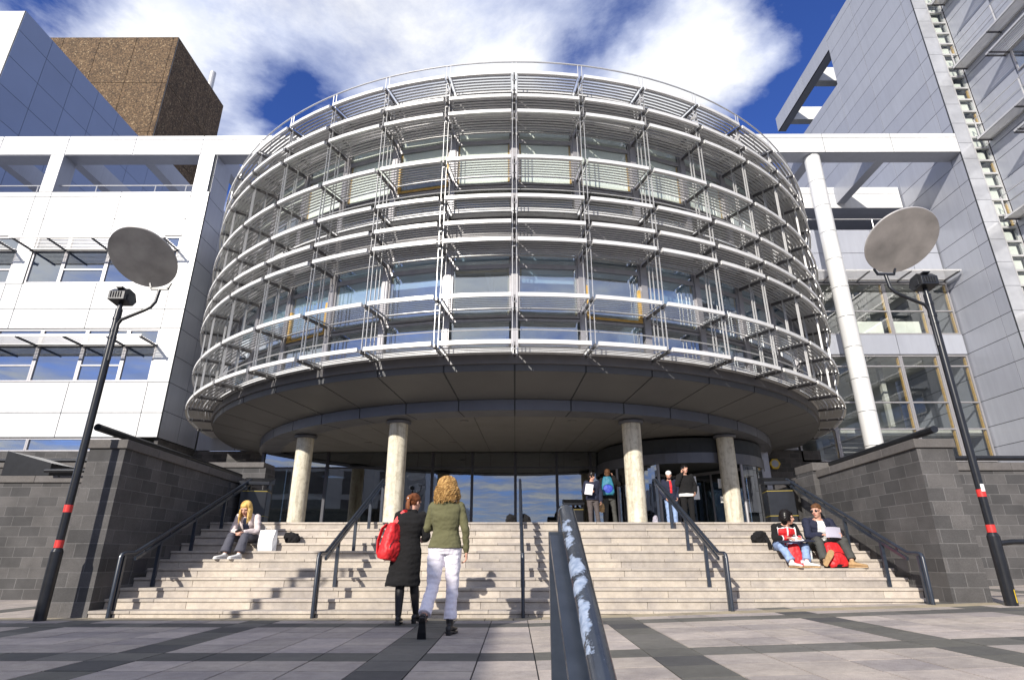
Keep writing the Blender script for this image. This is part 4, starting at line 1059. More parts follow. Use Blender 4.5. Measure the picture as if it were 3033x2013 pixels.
def hand(mb, w, d, pn, side, curl=.5, s=1.0):
    """palm, four fingers of different length and a thumb. d: direction, pn: palm normal, side: towards thumb"""
    w, d, pn = V(w), V(d).normalized(), V(pn); pn = (pn - d * pn.dot(d)).normalized(); sd = V(side); sd = (sd - d * sd.dot(d) - pn * sd.dot(pn)).normalized()
    k = w + d * .085 * s
    rings = []
    for t, hw, ht in ((-.01, .024, .019), (.02, .032, .016), (.055, .040, .014), (.088, .040, .011)):
        c = w + d * t * s; rings.append([c + (sd * math.cos(q) * hw + pn * math.sin(q) * ht) * s for q in [2 * math.pi * j / 10 for j in range(10)]])
    mb.loft(rings)
    for i, (o, L) in enumerate(((.030, .068), (.010, .077), (-.010, .072), (-.029, .056))):
        p = k + sd * o * s - d * .01 * s; a = curl * (1 + .12 * i); dr = d.copy(); r = .0095 * s
        for j, f in enumerate((.42, .33, .25)):
            ang = a * (.75 + .35 * j); dr = (dr * math.cos(ang) + pn * math.sin(ang)).normalized()
            q = p + dr * L * f * s * 1.08; mb.cap(p, q, r, r * .92, 7); p = q; r *= .92
    p = w + d * .022 * s + sd * .028 * s; q = p + (sd * .75 + d * .6 + pn * .35).normalized() * .042 * s; mb.cap(p, q, .0125 * s, .0105 * s, 7)
    mb.cap(q, q + (d * .85 + pn * (.35 + curl * .4) + sd * .1).normalized() * .032 * s, .0105 * s, .0085 * s, 7)
def chain(mb, pts, rs, n=12):
    for i in range(len(pts) - 1): mb.cap(pts[i], pts[i + 1], rs[i], rs[i + 1], n)
def torso(mb, J, prof, grow=0):
    """elliptical rings along the spine; prof: (t over pelvis..neck, half width, half depth)"""
    sp = [V(J['pel']), V(J['wai']), V(J['che']), V(J['nec'])]
    sh = (V(J['shR']) - V(J['shL'])).normalized(); hp = (V(J['hiR']) - V(J['hiL'])).normalized()
    rings = []
    for t, hw, hd in prof:
        x = max(0, min(2.9999, t)); i = int(x); f = x - i
        c = sp[i].lerp(sp[i + 1], f) + (sp[1] - sp[0]) * min(0, t) 
        d = (sp[i + 1] - sp[i]).normalized(); s_ = hp.lerp(sh, min(1, max(0, t / 2.5))); s_ = (s_ - d * s_.dot(d)).normalized(); fr = d.cross(s_)
        rings.append([c + s_ * math.copysign(abs(math.cos(q)) ** .85, math.cos(q)) * (hw + grow) + fr * math.copysign(abs(math.sin(q)) ** .9, math.sin(q)) * (hd + grow) for q in [2 * math.pi * j / 24 for j in range(24)]])
    mb.loft(rings)
FEM = [(-.75, .135, .10), (-.4, .168, .125), (0, .170, .125), (.5, .150, .108), (1, .128, .093), (1.5, .142, .105), (2, .160, .115), (2.4, .165, .100), (2.65, .150, .085), (2.85, .09, .07), (3, .055, .058)]
MAL = [(-.75, .13, .10), (-.4, .155, .118), (0, .158, .118), (.5, .152, .112), (1, .150, .108), (1.5, .165, .118), (2, .182, .125), (2.4, .188, .112), (2.65, .170, .092), (2.85, .10, .075), (3, .062, .062)]
def figure(label, loc, yaw, s=1.0, J=None, fem=True, look=(0, 1, 0), tilt=0, vs=.011, hands=None, feet=None, bare=(), girth=1.0, group=None):
    """returns (root, joints, head matrix) with one continuous skin body"""
    root = empty('person', label, 'person', loc, group); root.rotation_euler = (0, 0, yaw)
    j = dict(STAND); j.update(J or {}); j = {k: V(v) * s for k, v in j.items()}
    mb = MB(); torso(mb, j, [(t, w * s * .93 * girth, d * s * .9 * girth) for t, w, d in (FEM if fem else MAL)])
    for q in 'LR':
        chain(mb, [j['sh' + q], j['el' + q], j['el' + q].lerp(j['wr' + q], .35), j['wr' + q]], [.045 * s, .036 * s, .037 * s, .024 * s])
        kn, an = j['kn' + q], j['an' + q]
        chain(mb, [j['hi' + q], kn, kn.lerp(an, .3), an], [.08 * s, .050 * s, .052 * s, .034 * s])
        mb.cap(an, an + V((0, 0, -.03)) * s, .033 * s, .034 * s)
        h = (hands or {}).get(q, {})
        d = V(h.get('d', (j['wr' + q] - j['el' + q]))); pn = h.get('pn', (1 if q == 'L' else -1, 0, 0)); sd = h.get('sd', (0, 1, 0))
        hand(mb, j['wr' + q], d, pn, sd, h.get('curl', .45), s)
    # head: frame with forward = look
    f = V(look).normalized(); up = V((0, 0, 1)); up = (up - f * f.dot(up)).normalized(); r = f.cross(up)
    Rm = M((r, f, up)).transposed() @ M.Rotation(tilt, 3, 'Y'); hc = j['hea']
    def H(x, y, z): return hc + Rm @ (V((x, y, z)) * s)
    mb.cap(j['nec'] - V((0, 0, .04 * s)), hc + Rm @ (V((0, -.02, -.05)) * s), .052 * s * (1 if fem else 1.12), .050 * s)
    mb.ell(H(0, -.012, .025), (.072 * s, .090 * s, .092 * s), Rm, 20, 12)
    mb.ell(H(0, .022, -.035), (.056 * s, .066 * s, .082 * s), Rm, 18, 10)
    mb.ell(H(0, .056, -.088), (.026 * s, .024 * s, .022 * s), Rm, 10, 7)
    mb.cap(H(0, .078, .012), H(0, .100, -.022), .010 * s, .0135 * s, 8); mb.cap(H(-.011, .088, -.026), H(.011, .088, -.026), .009 * s, .009 * s, 8)
    mb.cap(H(-.045, .070, .022), H(.045, .070, .022), .016 * s, .016 * s, 8)
    mb.cap(H(-.018, .082, -.055), H(.018, .082, -.055), .009 * s, .009 * s, 8)
    for q in (-1, 1):
        mb.ell(H(q * .074, -.005, -.005), (.009 * s, .020 * s, .031 * s), Rm, 10, 7); mb.ell(H(q * .036, .052, -.028), (.024 * s, .022 * s, .022 * s), Rm, 10, 7)
    Hi = Rm.inverted()
    def loc_(c): return (Hi @ (c - hc)) / s
    def lips(c): p = loc_(c); return abs(p.x) < .024 and p.y > .07 and abs(p.z + .055) < .0085
    def eyes(c): p = loc_(c); return .018 < abs(p.x) < .044 and p.y > .05 and abs(p.z - .002) < .0065
    def brow(c): p = loc_(c); return .014 < abs(p.x) < .048 and p.y > .05 and abs(p.z - .026) < .0045
    vox(mb, 'body', [MT['skin'], MT['lips'], MT['eyes']], root, vs, 1, None, [(lips, 1)] if group else [(lips, 1), (eyes, 2), (brow, 2)])
    return root, j, H, Rm
def sleeves(mb, j, s, r=(.060, .050, .040), upto=.96):
    for q in 'LR':
        e = j['el' + q]; w = e.lerp(j['wr' + q], upto)
        chain(mb, [j['sh' + q], j['sh' + q].lerp(e, .5), e, e.lerp(w, .5), w], [r[0] * s, r[0] * .92 * s, r[1] * s, (r[1] + r[2]) / 2 * s, r[2] * s])
def top(root, j, s, mt, name='jacket', fem=True, grow=.018, r=(.062, .052, .042), hem=-.6, vs=.011, amp=.006, girth=1.0, regions=None, flare=0, neck=2.93):
    mb = MB(); pr = [(t, w * s * girth, d * s * girth) for t, w, d in (FEM if fem else MAL) if hem <= t <= neck]
    pr[0] = (hem, pr[0][1] + flare * s, pr[0][2] + flare * .8 * s)
    torso(mb, j, pr, grow * s); sleeves(mb, j, s, r)
    return vox(mb, name, mt, root, vs, 2, folds(amp * s), regions)
def trousers(root, j, s, mt, name='trousers', r=(.098, .083, .066, .062, .066), vs=.011, amp=.006, cuff=.93, fem=True, hipw=1.0, regions=None):
    mb = MB(); torso(mb, j, [(t, w * s * hipw, d * s * hipw) for t, w, d in (FEM if fem else MAL) if t <= .55], .010 * s)
    for q in 'LR':
        h, k, a = j['hi' + q], j['kn' + q], j['an' + q]; e = k.lerp(a, cuff)
        mb.tube([h + (h - k).normalized() * .05 * s, h, h.lerp(k, .5), k, k.lerp(e, .5), e], [r[0] * .8 * s, r[0] * s, r[1] * s, r[2] * s, r[3] * s, r[4] * s], 18)
        mb.ell(k, r[2] * 1.0 * s)
        bt = h.lerp(k, .05) + (j['pel'] - j['wai']) * .1; 
    return vox(mb, name, mt, root, vs, 2, folds(amp * s), regions)
def shoe(root, a, d, s, mt, up=(0, 0, 1), heel=0, name='shoe', boot=0, sole=None, L=.26):
    a, d, u = V(a), V(d).normalized(), V(up); u = (u - d * u.dot(d)).normalized(); sd = d.cross(u)
    b = a - u * .075 * s; mb = MB(); rings = []
    for t, hw, h in ((-.26, .012, .03), (-.22, .031, .062), (-.1, .035, .075), (.1, .033, .070), (.35, .040, .052), (.6, .046, .040), (.8, .040, .032), (.9, .022, .02)):
        c = b + d * (t * L * s) + u * (h * .5 * s - heel * .3 * (t > .3) * s)
        rings.append([c + sd * math.cos(q) * hw * s + u * math.sin(q) * h * .5 * s for q in [2 * math.pi * k / 14 for k in range(14)]])
    mb.loft(rings); mb.cap(b + u * .04 * s, a + u * boot * s, .036 * s, (.036 + boot * .12) * s)
    if heel: mb.obox(b - d * .035 * s - u * heel * .5 * s, d * .025 * s, sd * .026 * s, u * (heel * .6 + .01) * s)
    o = vox(mb, name, mt, root, .008, 1)
    mb = MB(); rings = []
    for t, hw in ((-.27, .015), (-.22, .033), (.1, .034), (.4, .043), (.65, .048), (.82, .040), (.92, .02)):
        c = b + d * (t * L * s) - u * .004 * s - u * (heel * .5 * (t > .2)) * s
        rings.append([c - sd * hw * s - u * .014 * s, c + sd * hw * s - u * .014 * s, c + sd * hw * s + u * .006 * s, c - sd * hw * s + u * .006 * s])
    mb.loft(rings); mb.build('sole', sole or MT['lampblack'], o, bevel=.003)
    return o
def haircap(root, H, Rm, s, mt, r=(.083, .104, .10), c=(0, -.018, .038), back=.0, name='hair', face=.045, low=-.05, vs=.009, bumpy=.006, f=30):
    """short hair: shell over the skull, cut away at the face"""
    mb = MB(); mb.ell(H(*c), (r[0] * s, r[1] * s, r[2] * s), Rm, 22, 14)
    if back: mb.ell(H(0, -.045, -.03), (.066 * s, .066 * s, (.07 + back) * s), Rm, 16, 10)
    mb.ell(H(0, .036, .072), (.062 * s, .045 * s, .040 * s), Rm, 12, 8)
    return vox(mb, name, mt, root, vs, 1, lambda c_: bumpy * s * noise.noise(c_ * f) * 1.5)
def scalp(H, th, pol0, L, rg, s=1.0, r=(.086, .104, .098), c=(0, -.018, .038), flare=0.0, stop=1.75, jit=.006, n=7):
    """path over the skull from polar angle pol0 down to 'stop', then hanging L below; th=0 is to the side, pi/2 the face"""
    p = []
    for k in range(n):
        a = pol0 + (stop - pol0) * k / (n - 1)
        p.append(H(c[0] + math.cos(th) * r[0] * math.sin(a), c[1] + math.sin(th) * r[1] * math.sin(a), c[2] + r[2] * math.cos(a)))
    e = p[-1]; o = (H(math.cos(th), math.sin(th), 0) - H(0, 0, 0)).normalized() * flare
    for k in range(1, 5):
        p.append(e + V((rg.uniform(-jit, jit), rg.uniform(-jit, jit), -L * k / 4)) + o * math.sin(k / 4 * 2.2))
    return p
def strands(root, mt, paths, name='hair'):
    mb = MB()
    for p, r in paths: mb.tube(p, r, 5)
    return mb.build(name, mt, root, smooth=True)
def sheet(name, mt, c, ax, ay, label, cat, th=.002, group=None):
    ax, ay = V(ax), V(ay); n = ax.cross(ay).normalized()
    mb = MB(); N = 6; rows = []
    for sgn in (1,):
        pass
    top_, bot = [], []
    for i in range(N + 1):
        for k in range(2):
            u = i / N * 2 - 1; v = k * 2 - 1; p = ax * u + ay * v + n * (.015 * (1 - u * u))
            top_.append(p + n * th); bot.append(p - n * th)
    vs = top_ + bot; o = len(top_); fs = []
    for i in range(N):
        a = 2 * i; fs += [(a, a + 2, a + 3, a + 1), (o + a, o + a + 1, o + a + 3, o + a + 2), (a, o + a, o + a + 2, a + 2), (a + 1, a + 3, o + a + 3, o + a + 1)]
    fs += [(0, 1, o + 1, o), (2 * N, o + 2 * N, o + 2 * N + 1, 2 * N + 1)]
    mb.add(vs, fs); ob = mb.build(name, mt); ob.location = c; return tag(ob, label, cat, group)

MT['white_jeans'] = cloth('white_jeans', (.78, .74, .80), .08, 7, .8, .3)
MT['olive'] = cloth('olive_knit', (.115, .110, .052), .14, 8, .95, .6)
MT['black'] = cloth('black_wool', (.0045, .004, .0045), .2, 9, .95)
MT['tights'] = cloth('black_tights', (.012, .010, .011), .2, 9, .55)
MT['navy'] = cloth('navy', (.011, .014, .036), .2, 9)
MT['grey'] = cloth('grey_trousers', (.075, .075, .095), .2, 9)
MT['khaki'] = cloth('charcoal_trousers', (.055, .055, .050), .2, 9)
MT['brown'] = cloth('brown_grey_trousers', (.085, .07, .068), .2, 9)
MT['jeans'] = cloth('pale_blue_jeans', (.26, .36, .58), .35, 12)
MT['redcloth'] = cloth('red_nylon', (.62, .018, .022), .18, 8, .55)
MT['cream'] = cloth('cream_jacket', (.68, .58, .56), .1, 8)
MT['whitecloth'] = cloth('white_cotton', (.80, .80, .78), .06, 8)
MT['bluebag'] = cloth('blue_nylon', (.03, .06, .42), .2, 8, .6)
MT['tealbag'] = cloth('teal_nylon', (.02, .16, .24), .2, 8, .6)
MT['leather'] = paint('black_leather', (.018, .016, .016), .38, 0, .3, 30)
MT['tan'] = paint('tan_suede', (.42, .27, .13), .8, 0, .2, 30)
MT['whiteshoe'] = paint('white_shoe_leather', (.75, .74, .72), .5)
MT['paper'] = paint('paper', (.78, .76, .80), .8); MT['papergrey'] = paint('grey_folder', (.38, .36, .42), .7)
MT['hair_gold'] = hairmat('golden_curls', (.20, .10, .03), (.72, .45, .17)); MT['hair_blonde'] = hairmat('blonde_hair', (.62, .38, .10), (.88, .62, .24))
MT['hair_auburn'] = hairmat('auburn_hair', (.12, .04, .018), (.28, .10, .035)); MT['hair_black'] = hairmat('black_hair', (.006, .005, .005), (.02, .016, .016), .3)
MT['hair_brown'] = hairmat('brown_hair', (.055, .027, .013), (.13, .06, .027)); MT['plastic'] = paint('clear_plastic', (.6, .68, .72), .2)

# --- woman with curly hair walking to the steps
J = dict(anR=(.085, -.03, .115), knR=(.095, .03, .51), hiR=(.09, 0, .92), hiL=(-.09, 0, .92), knL=(-.115, -.06, .50), anL=(-.165, -.33, .20),
         shL=(-.160, 0, 1.375), shR=(.160, 0, 1.375), elL=(-.225, .03, 1.12), wrL=(-.17, .26, 1.14), elR=(.235, -.03, 1.11), wrR=(.245, .03, .865), hea=(0, .02, 1.575))
wm, j, H, Rm = figure('woman with curly golden hair, olive jumper and white trousers walking to the steps', (-.80, 7.04, 0), 0, .985, J, True, (0, 1, -.05), vs=.0075,
                      hands={'R': dict(curl=.55, sd=(0, 1, 0), pn=(-1, 0, 0)), 'L': dict(curl=.6, pn=(0, 0, -1), sd=(1, 0, 0))})
top(wm, j, .985, MT['olive'], 'jumper', True, .016, (.055, .047, .033), -.32, .0085, .008, 1.02, flare=.010, neck=2.86)
trousers(wm, j, .985, MT['white_jeans'], 'trousers', (.107, .092, .071, .066, .074), .009, .008, .90, True, 1.0)
shoe(wm, j['anR'], (.18, 1, 0), 1, MT['leather'], heel=.03, boot=.11, name='boot'); shoe(wm, j['anL'], (-.04, .35, -1), 1, MT['leather'], up=(0, 1, .35), heel=.03, boot=.09, name='boot')
rg = random.Random(5); ps = []
mb = MB(); mb.ell(H(0, -.02, .03), (.082, .098, .095), Rm, 18, 12); mb.ell(H(0, -.035, -.06), (.088, .07, .12), Rm, 18, 12); vox(mb, 'hair', MT['hair_gold'], wm, .01, 1, lambda c: .012 * noise.noise(c * 42))
for i in range(430):
    th = rg.uniform(0, 2 * math.pi); u = rg.random() ** .8
    base = scalp(H, th, .08 + 1.5 * (1 - u), rg.uniform(.10, .235) * (.6 if math.sin(th) > .5 else 1), rg, r=(.104, .110, .112), c=(0, -.022, .034), flare=.038, stop=1.62, jit=.010)
    ph = rg.uniform(0, 6.28); fr = rg.uniform(75, 120); cr = rg.uniform(.009, .017); pp = []; run = 0
    m_ = 4
    for a, b_ in zip(base, base[1:]):
        for q in range(m_):
            c_ = a.lerp(b_, q / m_); d_ = (b_ - a).normalized(); w1 = d_.cross(V((math.cos(th), math.sin(th), .3))).normalized(); w2 = d_.cross(w1)
            an_ = ph + fr * run; pp.append(c_ + (w1 * math.cos(an_) + w2 * math.sin(an_)) * cr * min(1, run * 18 + .1)); run += (b_ - a).length / m_
    n_ = len(pp) - 1
    ps.append((pp, [.0062 - .003 * (k / n_) for k in range(n_ + 1)]))
strands(wm, MT['hair_gold'], ps, 'hair_curls')
sheet('papers', MT['paper'], (-.92, 7.42, 1.16), (.09, .02, .01), (0, .10, .06), 'white papers held by the woman with curly golden hair', 'papers')

# --- woman in a long black coat with the red backpack
s = .945
J = dict(pel=(0, 0, .95), hea=(.07, .03, 1.56), nec=(.055, -.005, 1.435), che=(.04, -.01, 1.27), wai=(.02, 0, 1.1), shL=(-.12, -.01, 1.385), shR=(.205, -.01, 1.375), elR=(.265, .02, 1.10), wrR=(.21, .24, 1.08),
         elL=(-.19, -.02, 1.12), wrL=(-.13, .18, 1.05), anL=(-.04, -.10, .125), knL=(-.055, -.02, .5), anR=(.155, .13, .125), knR=(.12, .06, .5))
wc, j, H, Rm = figure('woman in a long black coat and black tights standing before the steps', (-1.42, 8.05, 0), 0, s, J, True, (.55, .85, -.08), vs=.008,
                      hands={'R': dict(curl=.6, pn=(-1, 0, -.3), sd=(0, 0, 1)), 'L': dict(curl=.6, pn=(1, 0, 0), sd=(0, 0, 1))})
mb = MB(); torso(mb, j, [(t, w_ * s, d_ * s) for t, w_, d_ in FEM if 0 <= t <= 2.9], .028)
sleeves(mb, j, s, (.070, .060, .052)); rings = []
for z, hw, hd in ((1.0, .165, .135), (.88, .190, .155), (.72, .198, .165), (.58, .212, .175), (.475, .226, .185)):
    c = V((.02 - (1 - z) * .10, 0, z * s)); rings.append([c + V((math.cos(q) * hw * (1 + .035 * math.sin(5 * q + z * 3)), math.sin(q) * hd * (1 + .03 * math.sin(4 * q)), .012 * math.sin(3 * q))) for q in [2 * math.pi * k / 36 for k in range(36)]])
mb.loft(rings); mb.tube([j['nec'] + V((0, 0, -.06)), j['nec'] + V((0, 0, .03))], [.085, .062], 16)
vox(mb, 'coat', MT['black'], wc, .01, 2, folds(.008))
mb = MB()
for q in 'LR':
    kn, an = j['kn' + q], j['an' + q]; chain(mb, [j['hi' + q], kn, kn.lerp(an, .3), an], [.09, .058, .060, .040]); 
vox(mb, 'tights', MT['tights'], wc, .009, 1)
shoe(wc, j['anL'], (-.05, 1, 0), .95, MT['leather'], heel=.045, boot=.02); shoe(wc, j['anR'], (.6, 1, 0), .95, MT['leather'], heel=.045, boot=.02)
haircap(wc, H, Rm, s, MT['hair_auburn'], name='hair', vs=.008)
ps = []; rg = random.Random(9)
for i in range(150):
    a = rg.uniform(-1, 1); b_ = rg.uniform(0, 1); st = H(a * .07, -.04 - .05 * b_, .12 - .07 * b_ - abs(a) * .03); e = H(a * .022 + .0, -.125, .035 - .02 * b_); e2 = H(a * .035, -.135 + .01 * b_, -.055 - .055 * rg.random())
    ps.append(([st, st.lerp(e, .5) + (H(0, -.03, .02) - H(0, 0, 0)), e, e.lerp(e2, .5) + (H(0, -.012, 0) - H(0, 0, 0)), e2], [.004, .005, .005, .005, .002]))
strands(wc, MT['hair_auburn'], ps, 'ponytail')
mb = MB(); mb.ell(H(.0, -.125, .05), (.022, .012, .012)); mb.build('hair_clip', MT['paper'], wc)

def pack(label, loc, rot, w_, h_, d_, m1, m2=None, name='backpack', bottom=None, pocket=True, straps=True, seed=1, strapm=None):
    o = empty(name, label, 'backpack', loc); o.rotation_euler = rot
    mb = MB(); N = 9; rings = []
    for i in range(N + 1):
        t = i / N; k = (1 - .32 * t ** 2.2) * (1 if .04 < t < .96 else .82); z = h_ * t
        rings.append([V((math.copysign(abs(math.cos(q)) ** .6, math.cos(q)) * w_ / 2 * k, math.copysign(abs(math.sin(q)) ** .6, math.sin(q)) * d_ / 2 * k * (1.1 - .3 * t), z)) for q in [2 * math.pi * kk / 28 for kk in range(28)]])
    mb.loft(rings); nz = lambda c: .012 * noise.noise(c * 11 + V((seed, 0, 0))) + .006 * noise.noise(c * 30)
    vox(mb, 'bag_body', m1, o, .011, 2, nz)
    if pocket:
        mb = MB(); mb.ell((0, -d_ / 2 * .85, h_ * .30), (w_ * .40, .045, h_ * .25)); vox(mb, 'pocket', m2 or m1, o, .009, 2, nz)
        mb = MB(); mb.tube([(w_ * .40 * math.cos(q), -d_ / 2 * .98 - .006, h_ * .31 + h_ * .24 * math.sin(q)) for q in [math.pi * k / 10 for k in range(11)]], .005, 5); mb.build('zip', MT['lampblack'], o)
    if bottom: mb = MB(); mb.ell((0, 0, h_ * .06), (w_ * .52, d_ * .53, h_ * .12)); vox(mb, 'bag_base', bottom, o, .011, 1)
    if straps:
        for sx in (-1, 1):
            mb = MB(); pts = [V((sx * w_ * .25, d_ * .38, h_ * .93)), V((sx * w_ * .27, d_ * .7, h_ * .8)), V((sx * w_ * .3, d_ * .75, h_ * .45)), V((sx * w_ * .38, d_ * .4, h_ * .1))]
            for a, b_ in zip(pts, pts[1:]): mb.bar(a, b_, .045, .012, (0, 1, .1))
            mb.build('strap', strapm or m1, o)
    return o
pk = pack('red backpack hanging from the shoulder of the woman in the black coat', (-1.64, 7.93, .755), (R(6), R(9), R(58)), .30, .46, .20, MT['redcloth'], seed=2)
mb = MB()
pts = [V((.10, .02, .42)), V((.13, .03, .5)), V((.155, .06, .60)), V((.19, .09, .665)), V((.20, .14, .66))]
inv = pk.rotation_euler.to_matrix().inverted()
pts = [inv @ V(p) for p in [(.04, .03, .42), (.10, .05, .52), (.17, .06, .60), (.205, .11, .60), (.20, .2, .5)]]
for a, b_ in zip(pts, pts[1:]): mb.bar(a, b_, .055, .014, inv @ V((0, -1, .3)))
mb.build('shoulder_strap', MT['redcloth'], pk)

# --- blonde woman sitting on the left of the steps (joints given in plaza directions)
s = 1.0
def sit(o, d): return {k: tuple(V(v)) for k, v in d.items()}
B0 = V((-4.80, 11.02, SZ(3)))
J = dict(pel=(.02, 0, .10), wai=(.01, -.04, .23), che=(0, -.12, .36), nec=(0, -.20, .485), hea=(-.01, -.28, .575), shR=(-.165, -.17, .435), shL=(.165, -.17, .435), elR=(-.22, -.22, .20), elL=(.22, -.22, .20),
         wrR=(-.06, -.40, .175), wrL=(.07, -.40, .175), hiR=(-.08, 0, .09), hiL=(.10, 0, .09), knR=(-.12, -.46, .095), knL=(.12, -.46, .095), anR=(-.13, -.56, -.175), anL=(.11, -.56, -.175))
wb, j, H, Rm = figure('blonde woman in a cream jacket sitting on the left of the steps', B0, 0, 1, J, True, (-.10, -1, -.55), vs=.009, girth=.9,
                      hands={'R': dict(d=(.6, -.7, 0), pn=(.5, 0, -.8), sd=(0, 0, 1), curl=.7), 'L': dict(d=(-.6, -.7, 0), pn=(-.5, 0, -.8), sd=(0, 0, 1), curl=.7)})
top(wb, j, 1, [MT['cream'], MT['navy']], 'jacket', True, .016, (.060, .052, .042), -.4, .01, .007, .92, regions=[(lambda c: abs(c.x - .0) < .035 + (.46 - c.z) * .1 and c.y < -.12 and c.z > .16 and c.z < .42, 1)])
trousers(wb, j, 1, MT['grey'], 'trousers', (.088, .082, .072, .078, .092), .01, .006, .95, True, .92)
shoe(wb, j['anR'], (-.35, -1, 0), .95, MT['whiteshoe'], sole=MT['whiteshoe']); shoe(wb, j['anL'], (-.35, -1, 0), .95, MT['whiteshoe'], sole=MT['whiteshoe'])
haircap(wb, H, Rm, 1, MT['hair_blonde'], (.082, .098, .096), (0, -.022, .036), .03, vs=.009)
ps = []; rg = random.Random(4)
for i in range(300):
    th = math.pi / 2 + rg.uniform(.15, .85) * 2 * math.pi
    ps.append((scalp(H, th, rg.uniform(.05, .5), rg.uniform(.14, .27), rg, flare=.012, stop=1.7, jit=.010), [.005] + [.008] * 8 + [.006, .002]))
strands(wb, MT['hair_blonde'], ps, 'long_hair')
mb = MB(); mb.box((-.03, -.012, -.05), (.03, .012, .05)); o = mb.build('mobile_phone', MT['lampblack'], bevel=.004); o.location = B0 + V((0, -.475, .20)); o.rotation_euler = (R(60), 0, R(80)); tag(o, 'small dark mobile phone in the hands of the seated blonde woman', 'phone')

# --- seated pair on the right
B1 = V((4.68, 10.74, SZ(4)))
J = dict(pel=(0, 0, .10), wai=(0, -.05, .22), che=(0, -.12, .33), nec=(.015, -.18, .44), hea=(.045, -.23, .54), shR=(-.165, -.15, .39), shL=(.165, -.15, .39), elR=(-.22, -.22, .20), elL=(.215, -.22, .20),
         wrR=(-.10, -.40, .20), wrL=(.12, -.40, .20), hiR=(-.09, 0, .09), hiL=(.09, 0, .09), knR=(-.22, -.44, .06), knL=(.17, -.44, .06), anR=(-.155, -.585, -.165), anL=(.09, -.585, -.165))
ws, j, H, Rm = figure('person with black bobbed hair and a red and black track jacket sitting on the steps', B1, 0, 1, J, True, (.93, -.45, -.12), vs=.009, girth=.92,
                      hands={'R': dict(d=(.5, -.8, 0), pn=(0, 0, -1), sd=(1, 0, 0), curl=.3), 'L': dict(d=(-.4, -.8, 0), pn=(0, 0, -1), sd=(-1, 0, 0), curl=.3)})
def redzone(c): return abs(c.x) < .145 and c.y < -.10 and .08 < c.z < .372 - abs(c.x) * .12
def trim(c): return (c.y < -.10 and .08 < c.z < .385 and (abs(abs(c.x) - .150) < .006 or (abs(c.x) < .15 and abs(c.z - .378 + abs(c.x) * .12) < .006))) or (abs(c.x - .01) < .011 and c.y < -.1 and c.z > .08)
top(ws, j, 1, [MT['black'], MT['redcloth'], MT['whitecloth']], 'track_jacket', True, .02, (.062, .054, .044), -.4, .0085, .006, .95, regions=[(redzone, 1), (trim, 2)])
trousers(ws, j, 1, MT['jeans'], 'jeans', (.088, .082, .070, .064, .070), .01, .008, .93, True, .95)
shoe(ws, j['anR'], (.35, -1, 0), 1, MT['whiteshoe'], sole=MT['tan'], L=.23); shoe(ws, j['anL'], (.75, -.8, 0), 1, MT['whiteshoe'], sole=MT['tan'], L=.22)
haircap(ws, H, Rm, 1, MT['hair_black'], (.088, .104, .100), (0, -.02, .036), .045, vs=.009)
ps = []; rg = random.Random(11)
for i in range(230):
    th = math.pi / 2 + rg.uniform(.17, .83) * 2 * math.pi
    ps.append((scalp(H, th, rg.uniform(.05, .5), rg.uniform(.04, .10), rg, r=(.090, .108, .102), flare=.014, stop=1.72), [.005] + [.009] * 8 + [.007, .003]))
strands(ws, MT['hair_black'], ps, 'bob')
mb = MB(); mb.box((-.27, -.12, -.006), (.27, .12, .006)); o = mb.build('folder', MT['navy'], bevel=.003); o.location = B1 + V((0, -.50, .150)); o.rotation_euler = (R(8), R(-3), R(2)); tag(o, 'dark blue folder lying open on the lap of the person in the red track jacket', 'folder')
sheet('papers', MT['paper'], B1 + V((.03, -.47, .172)), (.11, .0, .01), (0, .07, .035), 'white sheets on the dark blue folder of the seated pair', 'papers')

B2 = V((5.30, 10.76, SZ(4)))
J = dict(pel=(0, 0, .10), wai=(0, -.04, .23), che=(0, -.10, .38), nec=(-.01, -.16, .535), hea=(-.03, -.20, .655), shR=(-.20, -.12, .475), shL=(.20, -.12, .475), elR=(-.25, -.22, .24), elL=(.27, -.22, .25),
         wrR=(-.12, -.40, .255), wrL=(.19, -.42, .25), hiR=(-.10, 0, .09), hiL=(.10, 0, .09), knR=(-.22, -.46, .15), knL=(.20, -.46, .15), anR=(-.235, -.62, -.16), anL=(.20, -.62, -.16))
wn, j, H, Rm = figure('man with sunglasses, short brown hair and navy hooded top sitting on the steps', B2, 0, 1, J, False, (-.75, -.6, -.12), vs=.009, girth=.95,
                      hands={'R': dict(d=(.55, -.7, 0), pn=(.3, 0, -1), sd=(0, 0, 1), curl=.75), 'L': dict(d=(-.2, -.8, 0), pn=(-1, 0, -.2), sd=(0, 0, 1), curl=.9)})
top(wn, j, 1, [MT['navy'], MT['whitecloth']], 'hooded_top', False, .022, (.074, .064, .05), -.4, .01, .008, .98, regions=[(lambda c: c.y < -.10 and -.055 - (.5 - c.z) * .10 < c.x + .005 < .05 + (.5 - c.z) * .16 and c.z > .17, 1)])
mb = MB(); mb.tube([(-.10, -.06, .53), (-.05, .02, .50), (.05, .02, .50), (.11, -.06, .53)], [.03, .05, .05, .03], 10); vox(mb, 'hood', MT['navy'], wn, .011, 1)
trousers(wn, j, 1, MT['khaki'], 'trousers', (.100, .094, .080, .072, .074), .01, .007, .93, False, .98)
shoe(wn, j['anR'], (.45, -.35, .95), 1.0, MT['tan'], up=(.2, .9, .2), sole=MT['tan'], L=.235); shoe(wn, j['anL'], (.85, -.75, 0), 1.05, MT['tan'], sole=MT['tan'], L=.23)
haircap(wn, H, Rm, 1.0, MT['hair_brown'], (.079, .097, .090), (0, -.026, .040), .0, vs=.008, bumpy=.004)
mb = MB()
for q in (-1, 1): mb.ell(H(q * .034, .086, .006), (.026, .010, .016), Rm, 12, 7)
